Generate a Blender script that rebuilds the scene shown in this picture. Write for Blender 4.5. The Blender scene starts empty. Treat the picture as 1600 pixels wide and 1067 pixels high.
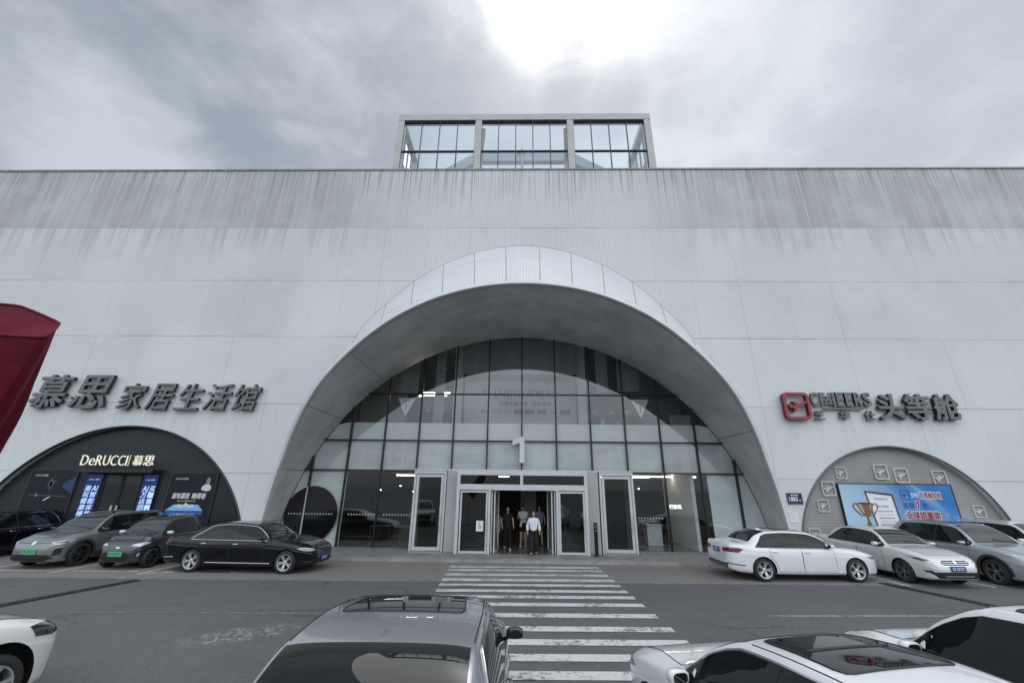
import bpy, bmesh, math, random
from mathutils import Vector, Matrix
from mathutils.bvhtree import BVHTree
from mathutils.geometry import delaunay_2d_cdt
random.seed(7)
R = math.radians
sc = bpy.context.scene
COL = sc.collection

# ------------------------------------------------------------------ camera
cam_d = bpy.data.cameras.new('camera'); cam = bpy.data.objects.new('camera', cam_d); COL.objects.link(cam)
cam_d.sensor_width = 36; cam_d.lens = 36 * 639.9 / 1600; cam_d.clip_start = .05; cam_d.clip_end = 3000
def cam_axes(p, r, w):
    cw, sw = math.cos(w), math.sin(w); cp, sp = math.cos(p), math.sin(p); cr, sr = math.cos(r), math.sin(r)
    B = Matrix(((1, 0, 0), (0, 0, -1), (0, 1, 0)))
    return Matrix(((cr, -sr, 0), (sr, cr, 0), (0, 0, 1))) @ Matrix(((1, 0, 0), (0, cp, sp), (0, -sp, cp))) @ B @ Matrix(((cw, -sw, 0), (sw, cw, 0), (0, 0, 1)))
M3 = cam_axes(R(19.697), R(.6722), R(-1.152))
rot = Matrix((M3[0], -M3[1], -M3[2])).transposed()
cam.matrix_world = Matrix.Translation((0, 0, 2.63)) @ rot.to_4x4()
sc.camera = cam
sc.view_settings.view_transform = 'Standard'; sc.view_settings.look = 'None'; sc.view_settings.exposure = .66; sc.view_settings.gamma = 1
sc.cycles.max_bounces = 8; sc.cycles.transparent_max_bounces = 12; sc.cycles.caustics_reflective = False; sc.cycles.caustics_refractive = False
sc.cycles.use_denoising = True; sc.cycles.sample_clamp_indirect = 6

# ------------------------------------------------------------------ node helper
class N:
    """tiny wrapper that writes shader maths"""
    def __init__(s, nt): s.nt = nt
    def node(s, t, **kw):
        n = s.nt.nodes.new(t)
        for k, v in kw.items(): setattr(n, k, v)
        return n
    def put(s, sock, v):
        if isinstance(v, bpy.types.NodeSocket): s.nt.links.new(v, sock)
        elif v is not None:
            if hasattr(sock.default_value, '__len__') and not hasattr(v, '__len__'): v = (v,) * len(sock.default_value)
            if hasattr(sock.default_value, '__len__') and len(sock.default_value) == 4 and len(v) == 3: v = (*v, 1)
            sock.default_value = v
    def m(s, op, a, b=None, c=None, clamp=False):
        n = s.node('ShaderNodeMath', operation=op, use_clamp=clamp)
        for i, v in enumerate((a, b, c)):
            if v is not None: s.put(n.inputs[i], v)
        return n.outputs[0]
    def vm(s, op, a, b=None):
        n = s.node('ShaderNodeVectorMath', operation=op); s.put(n.inputs[0], a)
        if b is not None: s.put(n.inputs[1], b)
        return n.outputs['Value'] if op in ('DOT_PRODUCT', 'LENGTH') else n.outputs[0]
    def sep(s, v):
        n = s.node('ShaderNodeSeparateXYZ'); s.put(n.inputs[0], v); return n.outputs
    def comb(s, x, y, z):
        n = s.node('ShaderNodeCombineXYZ')
        for i, v in enumerate((x, y, z)): s.put(n.inputs[i], v)
        return n.outputs[0]
    def noise(s, vec, scale, detail=4, rough=.55, dist=0):
        n = s.node('ShaderNodeTexNoise'); s.put(n.inputs['Vector'], vec); n.inputs['Scale'].default_value = scale
        n.inputs['Detail'].default_value = detail; n.inputs['Roughness'].default_value = rough; n.inputs['Distortion'].default_value = dist
        return n.outputs[0]
    def step(s, v, a, b, lo=0., hi=1.):
        n = s.node('ShaderNodeMapRange', interpolation_type='SMOOTHSTEP'); s.put(n.inputs[0], v)
        for i, q in enumerate((a, b, lo, hi)): s.put(n.inputs[i + 1], q)
        return n.outputs[0]
    def mix(s, f, a, b):
        n = s.node('ShaderNodeMix', data_type='RGBA'); s.put(n.inputs[0], f); s.put(n.inputs[6], a); s.put(n.inputs[7], b); return n.outputs[2]
    def pos(s): return s.node('ShaderNodeNewGeometry').outputs['Position']
    def bump(s, h, strength=.2, dist=.01):
        n = s.node('ShaderNodeBump'); n.inputs['Strength'].default_value = strength; n.inputs['Distance'].default_value = dist; s.put(n.inputs['Height'], h); return n.outputs[0]

# ------------------------------------------------------------------ world: overcast sky with the sun behind thin cloud
SUN_EL, SUN_AZ = R(58.6), R(9.5)                 # azimuth measured from +Y towards +X
sun_dir = Vector((math.sin(SUN_AZ) * math.cos(SUN_EL), math.cos(SUN_AZ) * math.cos(SUN_EL), math.sin(SUN_EL)))
w = bpy.data.worlds.new('World'); sc.world = w; w.use_nodes = True
n = N(w.node_tree); w.node_tree.nodes.clear()
d = n.node('ShaderNodeTexCoord').outputs['Generated']
dx, dy, dz = n.sep(d)
cp_ = n.comb(n.m('MULTIPLY', dx, 1.0), n.m('MULTIPLY', dy, 1.0), n.m('MULTIPLY', dz, 1.7))
n1 = n.noise(n.vm('ADD', cp_, (2.3, .4, 1.1)), 2.6, 8, .52, .25); n2 = n.noise(n.vm('ADD', cp_, (3.1, 7.7, 0)), 6.5, 7, .55, .4); n3 = n.noise(n.vm('ADD', cp_, (9.1, 1.7, 0)), 1.3, 4, .5, .2)
cl = n.m('ADD', n.m('MULTIPLY', n1, .55), n.m('ADD', n.m('MULTIPLY', n2, .22), n.m('MULTIPLY', n3, .23)))
lightness = n.step(cl, .42, .61)
left = n.step(dx, .55, -.5)                                     # heavier, bluer cloud to the left
lo = n.mix(left, (.36, .388, .425), (.215, .24, .275)); hi = n.mix(left, (.49, .515, .545), (.39, .425, .465))
cloud = n.mix(lightness, lo, hi)
sd = n.m('MAXIMUM', n.vm('DOT_PRODUCT', d, tuple(sun_dir)), 0.0)
glow = n.m('ADD', n.m('MULTIPLY', n.m('POWER', sd, 210), 2.5), n.m('ADD', n.m('MULTIPLY', n.m('POWER', sd, 50), .26), n.m('MULTIPLY', n.m('POWER', sd, 10), .09)))
veil = n.step(cl, .36, .50, .30, 1.)
def tuft(dv, a, b_):                                             # a denser scrap of cloud
    q_ = n.m('ADD', n.vm('DOT_PRODUCT', d, dv), n.m('MULTIPLY', n.m('SUBTRACT', n.m('ADD', n.m('MULTIPLY', n2, .6), n.m('MULTIPLY', n1, .4)), .5), .021)); return n.step(q_, math.cos(R(a)), math.cos(R(b_)))
tf = n.m('MAXIMUM', tuft((.097, .617, .781), 7.5, 1.0), n.m('MAXIMUM', n.m('MULTIPLY', tuft((.15, .636, .757), 7.5, .8), .9), n.m('MULTIPLY', tuft((.0, .70, .71), 15, 4.0), .8)))
veil = n.m('MULTIPLY', veil, n.m('SUBTRACT', 1.0, n.m('MULTIPLY', tf, .90)))
cloud = n.mix(n.m('MULTIPLY', tf, .85), cloud, (.27, .29, .33))
gl = n.node('ShaderNodeVectorMath', operation='SCALE'); gl.inputs[0].default_value = (1.0, 1.0, .97); n.put(gl.inputs['Scale'], n.m('MULTIPLY', glow, veil))
cloud = n.vm('ADD', cloud, gl.outputs[0])
back = n.step(dy, .12, -.5, 1.0, 3.25)                              # unseen sky behind the camera, brightened to light the facade
low = n.step(dz, .0, .30, .20, 1.)                                 # added dimming near the horizon, so glass and paint reflect darker
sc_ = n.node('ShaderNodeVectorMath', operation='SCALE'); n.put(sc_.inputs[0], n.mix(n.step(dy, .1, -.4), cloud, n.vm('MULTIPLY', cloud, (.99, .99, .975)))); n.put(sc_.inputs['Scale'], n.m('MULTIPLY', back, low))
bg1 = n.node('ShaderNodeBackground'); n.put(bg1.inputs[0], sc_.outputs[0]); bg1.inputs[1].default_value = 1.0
sky = n.node('ShaderNodeTexSky', sky_type='NISHITA', sun_disc=False); sky.sun_elevation = SUN_EL; sky.sun_rotation = SUN_AZ
bg2 = n.node('ShaderNodeBackground'); n.put(bg2.inputs[0], sky.outputs[0]); bg2.inputs[1].default_value = .08
mx = n.node('ShaderNodeMixShader'); mx.inputs[0].default_value = .12
w.node_tree.links.new(bg1.outputs[0], mx.inputs[1]); w.node_tree.links.new(bg2.outputs[0], mx.inputs[2])
out = n.node('ShaderNodeOutputWorld'); w.node_tree.links.new(mx.outputs[0], out.inputs[0])
sun_d = bpy.data.lights.new('sun', 'SUN'); sun_d.energy = .6; sun_d.angle = R(45); sun_d.color = (1, .98, .95)
sun = bpy.data.objects.new('sun', sun_d); COL.objects.link(sun); sun.rotation_euler = sun_dir.to_track_quat('Z', 'Y').to_euler(); sun.location = (0, 40, 60)

# ------------------------------------------------------------------ materials
MATS = {}
def mat(name, col, rough=.5, metal=0., spec=.5, coat=0., emit=None, est=1., noise=None, bump=None, alpha=None):
    if name in MATS: return MATS[name]
    m = bpy.data.materials.new(name); m.use_nodes = True; nt = m.node_tree; b = nt.nodes['Principled BSDF']; q = N(nt)
    b.inputs['Roughness'].default_value = rough; b.inputs['Metallic'].default_value = metal
    b.inputs['Specular IOR Level'].default_value = spec; b.inputs['Coat Weight'].default_value = coat; b.inputs['Coat Roughness'].default_value = .03
    if noise:                                             # (scale, amount): gentle tone variation, real dirt and wear
        f = q.noise(q.pos(), noise[0], 5, .6); g = q.step(f, .3, .7, 1 - noise[1], 1 + noise[1])
        v = q.node('ShaderNodeVectorMath', operation='SCALE'); v.inputs[0].default_value = col[:3]; q.put(v.inputs['Scale'], g); q.put(b.inputs['Base Color'], v.outputs[0])
    else: b.inputs['Base Color'].default_value = (*col[:3], 1)
    if bump: q.put(b.inputs['Normal'], q.bump(q.noise(q.pos(), bump[0], 4), bump[1], .01))
    if emit: b.inputs['Emission Color'].default_value = (*emit, 1); b.inputs['Emission Strength'].default_value = est
    MATS[name] = m; return m

def paint(name, col, metal=0., rough=.28, flake=0.):
    if name in MATS: return MATS[name]
    m = mat(name, col, rough, metal, .5, 1.0); q = N(m.node_tree); b = m.node_tree.nodes['Principled BSDF']
    tc = q.node('ShaderNodeTexCoord').outputs['Object']
    f = q.noise(tc, 9., 6, .65); z = q.sep(tc)[2]
    dirt = q.m('MULTIPLY', q.step(z, .62, .18), q.step(f, .3, .75), clamp=True)
    q.put(b.inputs['Base Color'], q.mix(q.m('MULTIPLY', dirt, .35 if sum(col) > .3 else .06), col, (.16, .15, .135)))
    q.put(b.inputs['Coat Roughness'], q.step(f, .3, .8, .015, .07))
    return m

def glass_mat(name, tint=.8, refl=1.0, col=(.92, .95, .95), rough=0.0):
    if name in MATS: return MATS[name]
    m = bpy.data.materials.new(name); m.use_nodes = True; nt = m.node_tree; nt.nodes.clear(); q = N(nt)
    geo = q.node('ShaderNodeNewGeometry')
    wob = q.bump(q.noise(geo.outputs['Position'], .55, 2), .05, .02)
    t = q.node('ShaderNodeBsdfTransparent'); t.inputs[0].default_value = tuple(c * tint for c in col) + (1,)
    g = q.node('ShaderNodeBsdfGlossy'); g.inputs['Roughness'].default_value = rough; g.inputs['Color'].default_value = (.93, .97, .98, 1); q.put(g.inputs['Normal'], wob)
    mx = q.node('ShaderNodeMixShader'); cosv = q.m('ABSOLUTE', q.vm('DOT_PRODUCT', geo.outputs['Incoming'], geo.outputs['Normal']))
    fres = q.m('ADD', .075, q.m('MULTIPLY', .925, q.m('POWER', q.m('SUBTRACT', 1.0, cosv, None, True), 4.6)))   # both faces of the pane
    q.put(mx.inputs[0], q.m('MULTIPLY', fres, refl, clamp=True))
    nt.links.new(t.outputs[0], mx.inputs[1]); nt.links.new(g.outputs[0], mx.inputs[2])
    o = q.node('ShaderNodeOutputMaterial'); nt.links.new(mx.outputs[0], o.inputs[0]); MATS[name] = m; return m

def facade_mat():
    m = bpy.data.materials.new('perforated_white_panel'); m.use_nodes = True; nt = m.node_tree; b = nt.nodes['Principled BSDF']; q = N(nt)
    p = q.pos(); x, y, z = q.sep(p)
    pit = .118
    fx = q.m('SUBTRACT', q.m('FRACT', q.m('DIVIDE', q.m('ADD', x, 100), pit)), .5); fz = q.m('SUBTRACT', q.m('FRACT', q.m('DIVIDE', q.m('ADD', z, 50), pit)), .5)
    d2 = q.m('ADD', q.m('MULTIPLY', fx, fx), q.m('MULTIPLY', fz, fz))
    hole = q.m('MULTIPLY', q.step(d2, .11, .07), q.step(z, 4.5, 12., .04, .36))
    big = q.noise(p, .22, 4, .5); mid = q.noise(p, 1.3, 4, .6)
    base = q.mix(q.step(big, .3, .7), (.63, .64, .65), (.69, .698, .705))
    base = q.mix(q.m('MULTIPLY', q.step(mid, .45, .75), .10), base, (.60, .60, .59))
    # panel tone, panel by panel
    pan = q.node('ShaderNodeTexWhiteNoise', noise_dimensions='2D')
    q.put(pan.inputs['Vector'], q.comb(q.m('FLOOR', q.m('DIVIDE', x, 2.26)), q.m('FLOOR', q.m('DIVIDE', z, 3.14)), 0))
    base = q.mix(q.m('MULTIPLY', pan.outputs[0], .15), base, (.44, .45, .46))
    # dirt band under the parapet, broken by streaks, weaker in the middle
    st = q.noise(q.comb(q.m('MULTIPLY', x, 3.2), 0, q.m('MULTIPLY', z, .10)), 1., 5, .62)
    st2 = q.noise(q.comb(q.m('MULTIPLY', x, 9.), 0, q.m('MULTIPLY', z, .12)), 1., 4, .6)
    ax = q.m('ABSOLUTE', q.m('ADD', x, q.m('MULTIPLY', q.m('SUBTRACT', big, .5), 4.)))
    band = q.m('MULTIPLY', q.step(z, 15.62, 15.72), q.step(ax, 5.5, 11., .12, .95))
    pb = q.node('ShaderNodeTexWhiteNoise', noise_dimensions='1D'); q.put(pb.inputs['W'], q.m('FLOOR', q.m('DIVIDE', q.m('ADD', x, 200), 1.13)))
    band = q.m('MULTIPLY', band, q.m('MULTIPLY', q.step(st, .25, .62, .55, 1.), q.step(pb.outputs[0], 0., 1., .72, 1.)))
    band = q.m('MULTIPLY', band, q.step(q.noise(p, .45, 6, .68), .30, .58, .55, 1.))
    top_ = q.m('SUBTRACT', 15.66, q.m('MULTIPLY', q.m('SUBTRACT', st, .3), 7.5))
    below = q.m('MULTIPLY', q.m('MULTIPLY', q.step(z, top_, 15.66), q.step(z, 15.70, 15.66)), q.m('MULTIPLY', q.step(q.m('ADD', st, q.m('MULTIPLY', q.m('SUBTRACT', st2, .5), .35)), .42, .68), q.step(ax, 6, 13, .12, .75)))
    c = q.mix(q.m('MULTIPLY', band, .90), base, (.345, .341, .328))
    c = q.mix(below, c, (.43, .42, .415))
    soil = q.m('MULTIPLY', q.step(q.noise(p, .6, 7, .7), .50, .72), .16); c = q.mix(soil, c, (.40, .41, .40))
    foot = q.m('MULTIPLY', q.step(z, 1.1, .0), q.step(mid, .35, .65)); c = q.mix(q.m('MULTIPLY', foot, .45), c, (.27, .26, .24))
    # drips from the coping
    drip = q.m('MULTIPLY', q.step(z, q.m('SUBTRACT', 19.3, q.m('MULTIPLY', st, 6.)), 19.6), q.step(st2, .48, .66))
    c = q.mix(q.m('MULTIPLY', drip, .75), c, (.18, .20, .19))
    # washed joints in the dirty band
    lf = q.m('ABSOLUTE', q.m('SUBTRACT', q.m('FRACT', q.m('DIVIDE', q.m('ADD', x, 200), 1.13)), .5))
    lf = q.m('MULTIPLY', q.m('MULTIPLY', q.step(lf, .022, .012), q.step(z, 15.66, 15.75)), q.step(q.noise(q.comb(x, 0, 0), .9, 2), .40, .6))
    c = q.mix(q.m('MULTIPLY', lf, q.step(ax, 7, 10, 0, .65)), c, (.66, .66, .65))
    # rain marks below signs and seams
    rs = q.noise(q.comb(q.m('MULTIPLY', x, 5.), 0, q.m('MULTIPLY', z, .35)), 1., 4, .6)
    rain = q.m('MULTIPLY', q.step(rs, .52, .72), q.m('MULTIPLY', q.step(z, 3.6, 5.6), q.step(z, 6.4, 5.8)))
    c = q.mix(q.m('MULTIPLY', rain, .42), c, (.40, .41, .39))
    # seams
    seam = None
    for zz in (3.12, 6.17, 9.45, 12.5, 15.68):
        s_ = q.step(q.m('ABSOLUTE', q.m('SUBTRACT', z, zz)), .028, .016)
        seam = s_ if seam is None else q.m('MAXIMUM', seam, s_)
    sv = q.m('ABSOLUTE', q.m('SUBTRACT', q.m('FRACT', q.m('DIVIDE', q.m('ADD', x, 200.4), 2.26)), .5))
    vis = q.step(q.noise(q.comb(q.m('FLOOR', q.m('DIVIDE', x, 2.26)), q.m('FLOOR', q.m('DIVIDE', z, 3.14)), 3.), .9, 1), .42, .62, .12, .85)
    sv = q.m('MULTIPLY', q.m('MULTIPLY', q.step(sv, .009, .005), vis), q.step(z, 15.7, 15.6))
    seam = q.m('MAXIMUM', q.m('MULTIPLY', seam, q.step(q.noise(p, .35, 3), .35, .6, .25, .6)), q.m('MULTIPLY', sv, .42))
    c = q.mix(seam, c, (.22, .225, .23))
    c = q.mix(hole, c, (.17, .175, .185))
    q.put(b.inputs['Base Color'], c); b.inputs['Roughness'].default_value = .5; b.inputs['Specular IOR Level'].default_value = .35
    MATS['perforated_white_panel'] = m; return m

def asphalt_mat():
    m = bpy.data.materials.new('asphalt'); m.use_nodes = True; nt = m.node_tree; b = nt.nodes['Principled BSDF']; q = N(nt)
    p = q.pos(); x, y, z = q.sep(p)
    g = q.noise(p, 60., 3, .7); big = q.noise(p, .35, 5, .6); st = q.noise(q.comb(q.m('MULTIPLY', x, .12), q.m('MULTIPLY', y, 1.1), 0), 1., 4, .6)
    g2 = q.noise(p, 13., 4, .7)
    c = q.mix(q.m('ADD', q.m('MULTIPLY', q.step(g, .3, .72), .6), q.m('MULTIPLY', q.step(g2, .35, .68), .4)), (.080, .085, .087), (.168, .167, .168))
    c = q.mix(q.m('MULTIPLY', q.step(big, .4, .7), .45), c, (.07, .068, .066))
    c = q.mix(q.m('MULTIPLY', q.step(st, .45, .7), .4), c, (.12, .12, .125))
    vor = q.node('ShaderNodeTexVoronoi', feature='DISTANCE_TO_EDGE'); q.put(vor.inputs['Vector'], q.vm('ADD', q.comb(q.m('MULTIPLY', x, .22), q.m('MULTIPLY', y, .34), 0), q.comb(q.m('MULTIPLY', q.noise(p, 1.2, 4), .35), q.m('MULTIPLY', q.noise(q.vm('ADD', p, (5, 5, 5)), 1.2, 4), .35), 0))); vor.inputs['Scale'].default_value = 1.
    crack = q.m('MULTIPLY', q.step(vor.outputs[0], .010, .003), q.step(q.noise(p, .3, 2), .45, .6)); c = q.mix(q.m('MULTIPLY', crack, .6), c, (.03, .03, .03))
    oil = q.step(q.noise(q.comb(q.m('MULTIPLY', x, 1.), q.m('MULTIPLY', y, 1.), 4.), .8, 5, .6), .60, .72); c = q.mix(q.m('MULTIPLY', oil, .35), c, (.045, .045, .045))
    patch_ = q.node('ShaderNodeTexWhiteNoise', noise_dimensions='2D'); q.put(patch_.inputs['Vector'], q.comb(q.m('FLOOR', q.m('DIVIDE', q.m('ADD', x, 3.7), 9.)), q.m('FLOOR', q.m('DIVIDE', q.m('ADD', y, .5), 6.2)), 0)); c = q.mix(q.m('MULTIPLY', patch_.outputs[0], .22), c, (.085, .085, .088))
    # old pale mud tracked over the lane
    ex = q.m('DIVIDE', q.m('ADD', x, 5.2), .95); ey = q.m('DIVIDE', q.m('SUBTRACT', q.m('SUBTRACT', y, 9.0), q.m('MULTIPLY', q.m('ADD', x, 5.2), .5)), .55)
    e = q.step(q.m('ADD', q.m('MULTIPLY', ex, ex), q.m('MULTIPLY', ey, ey)), 1.3, .2)
    mud = q.m('MULTIPLY', e, q.step(q.noise(q.comb(q.m('MULTIPLY', x, 2.2), q.m('MULTIPLY', y, 1.5), 0), 3.2, 7, .72, .6), .48, .62))
    c = q.mix(q.m('MULTIPLY', mud, .75), c, (.34, .34, .33))
    q.put(b.inputs['Base Color'], c); b.inputs['Roughness'].default_value = .85
    q.put(b.inputs['Normal'], q.bump(g, .5, .006)); MATS['asphalt'] = m; return m

def brick_mat():
    m = bpy.data.materials.new('brick_paving'); m.use_nodes = True; nt = m.node_tree; b = nt.nodes['Principled BSDF']; q = N(nt)
    p = q.pos()
    br = q.node('ShaderNodeTexBrick'); q.put(br.inputs['Vector'], p); br.inputs['Scale'].default_value = 4.4
    br.inputs['Color1'].default_value = (.27, .235, .21, 1); br.inputs['Color2'].default_value = (.22, .205, .195, 1); br.inputs['Mortar'].default_value = (.075, .07, .066, 1)
    br.inputs['Mortar Size'].default_value = .022
    c = q.mix(q.m('MULTIPLY', q.step(q.noise(p, .8, 6, .65), .38, .68), .7), br.outputs[0], (.19, .185, .175))
    q.put(b.inputs['Base Color'], c); b.inputs['Roughness'].default_value = .85; MATS['brick_paving'] = m; return m

def marking_mat(name, col, wear, amount):
    m = bpy.data.materials.new(name); m.use_nodes = True; nt = m.node_tree; b = nt.nodes['Principled BSDF']; q = N(nt)
    p = q.pos(); f = q.m('ADD', q.m('MULTIPLY', q.noise(p, wear, 7, .75), .6), q.m('MULTIPLY', q.noise(p, 1.3, 4, .6), .4))
    c = q.mix(q.step(f, .54 - amount, .66 - amount), col, (.095, .095, .097)); c = q.mix(q.m('MULTIPLY', q.noise(p, 5, 4), .3), c, (.30, .30, .29))
    q.put(b.inputs['Base Color'], c); b.inputs['Roughness'].default_value = .7; MATS[name] = m; return m

def stripe_mat(name, c1, c2, pitch, axis, rough=.55, duty=.5, strength=.6):
    m = bpy.data.materials.new(name); m.use_nodes = True; nt = m.node_tree; b = nt.nodes['Principled BSDF']; q = N(nt)
    p = q.pos(); v = q.sep(p)['XYZ'.index(axis)]
    f = q.m('ABSOLUTE', q.m('SUBTRACT', q.m('FRACT', q.m('DIVIDE', q.m('ADD', v, 300), pitch)), .5))
    h = q.step(f, duty * .5 + .06, duty * .5 - .06)
    c = q.mix(h, c1, c2); c = q.mix(q.m('MULTIPLY', q.step(q.noise(p, .9, 5), .4, .7), .25), c, tuple(a * .6 for a in c1))
    q.put(b.inputs['Base Color'], c); q.put(b.inputs['Normal'], q.bump(h, strength, .02)); b.inputs['Roughness'].default_value = rough; MATS[name] = m; return m

def film_mat(name, col, streak=.2, rough=.45):
    m = bpy.data.materials.new(name); m.use_nodes = True; nt = m.node_tree; b = nt.nodes['Principled BSDF']; q = N(nt)
    p = q.pos(); x, y, z = q.sep(p)
    f = q.noise(q.comb(q.m('MULTIPLY', x, .55), 0, q.m('MULTIPLY', z, 1.6)), 1., 4, .55, .6); v = q.noise(q.comb(q.m('MULTIPLY', x, 2.4), 0, q.m('MULTIPLY', z, .15)), 1., 3)
    c = q.mix(q.m('MULTIPLY', q.step(f, .38, .66), streak), col, tuple(a * .55 for a in col)); c = q.mix(q.m('MULTIPLY', q.step(v, .5, .62), streak * .8), c, tuple(min(1, a * 1.25) for a in col))
    q.put(b.inputs['Base Color'], c); b.inputs['Roughness'].default_value = rough; MATS[name] = m; return m

WHITE_PANEL = facade_mat(); ASPHALT = asphalt_mat(); BRICK = brick_mat()
SOFFIT = mat('grey_soffit_panel', (.63, .635, .63), .55, noise=(.7, .16))
RIM_WHITE = mat('white_trim', (.74, .75, .76), .45, noise=(1.5, .06))
MULL = mat('dark_mullion', (.022, .026, .028), .35, .3)
ALU = mat('brushed_aluminium', (.60, .60, .605), .4, .3, noise=(3., .06))
GREYMETAL = mat('grey_metal_cladding', (.45, .45, .45), .42, .3, noise=(1.2, .08))
BEIGE = mat('beige_steel', (.46, .46, .44), .5, noise=(1.1, .07))
GLASS = glass_mat('clear_glass', .92, 1.5); GLASS_SKY = glass_mat('blue_roof_glass', .92, 1.5, (.84, .94, 1.0)); GLASS_DOOR = glass_mat('door_glass', .72, 1.0)
FILM = film_mat('frosted_film', (.88, .92, .92), .30); FILM_HI = film_mat('pale_film', (.90, .94, .94), .16); FILM_D = film_mat('curtain_film', (.82, .855, .865), .40)
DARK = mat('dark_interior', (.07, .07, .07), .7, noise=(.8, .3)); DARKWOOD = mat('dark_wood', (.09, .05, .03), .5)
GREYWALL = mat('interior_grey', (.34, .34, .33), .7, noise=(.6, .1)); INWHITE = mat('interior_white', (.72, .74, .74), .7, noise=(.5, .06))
INFLOOR = mat('polished_floor', (.13, .125, .12), .2, noise=(1.2, .2)); STEP = mat('granite_step', (.23, .235, .225), .65, noise=(2.2, .25), bump=(30., .1))
KERB = mat('granite_kerb', (.285, .27, .27), .7, noise=(2.6, .2))
ROOF = mat('roof_membrane', (.2, .2, .2), .9); BLACK = mat('matt_black', (.012, .012, .014), .5); GLOSSBLACK = mat('gloss_black', (.008, .008, .010), .12, 0, .5, .6)
LETTER = mat('sign_face_grey', (.15, .15, .155), .45, .2, noise=(4., .15)); LETTER_SIDE = mat('sign_side_dark', (.012, .012, .014), .5)
RED = mat('sign_red', (.30, .028, .040), .42, noise=(4., .15)); ICON = mat('icon_white', (.58, .57, .56), .55)
CREAMLIT = mat('lit_cream_letters', (.85, .82, .66), .5, emit=(1., .95, .74), est=.22)
SLATS = stripe_mat('black_ribbed_cladding', (.006, .009, .013), (.020, .027, .035), .135, 'X', .42); LOUVRE = stripe_mat('grey_louvre', (.275, .262, .25), (.325, .312, .30), .115, 'Z', .6, .6, .15)

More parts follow.
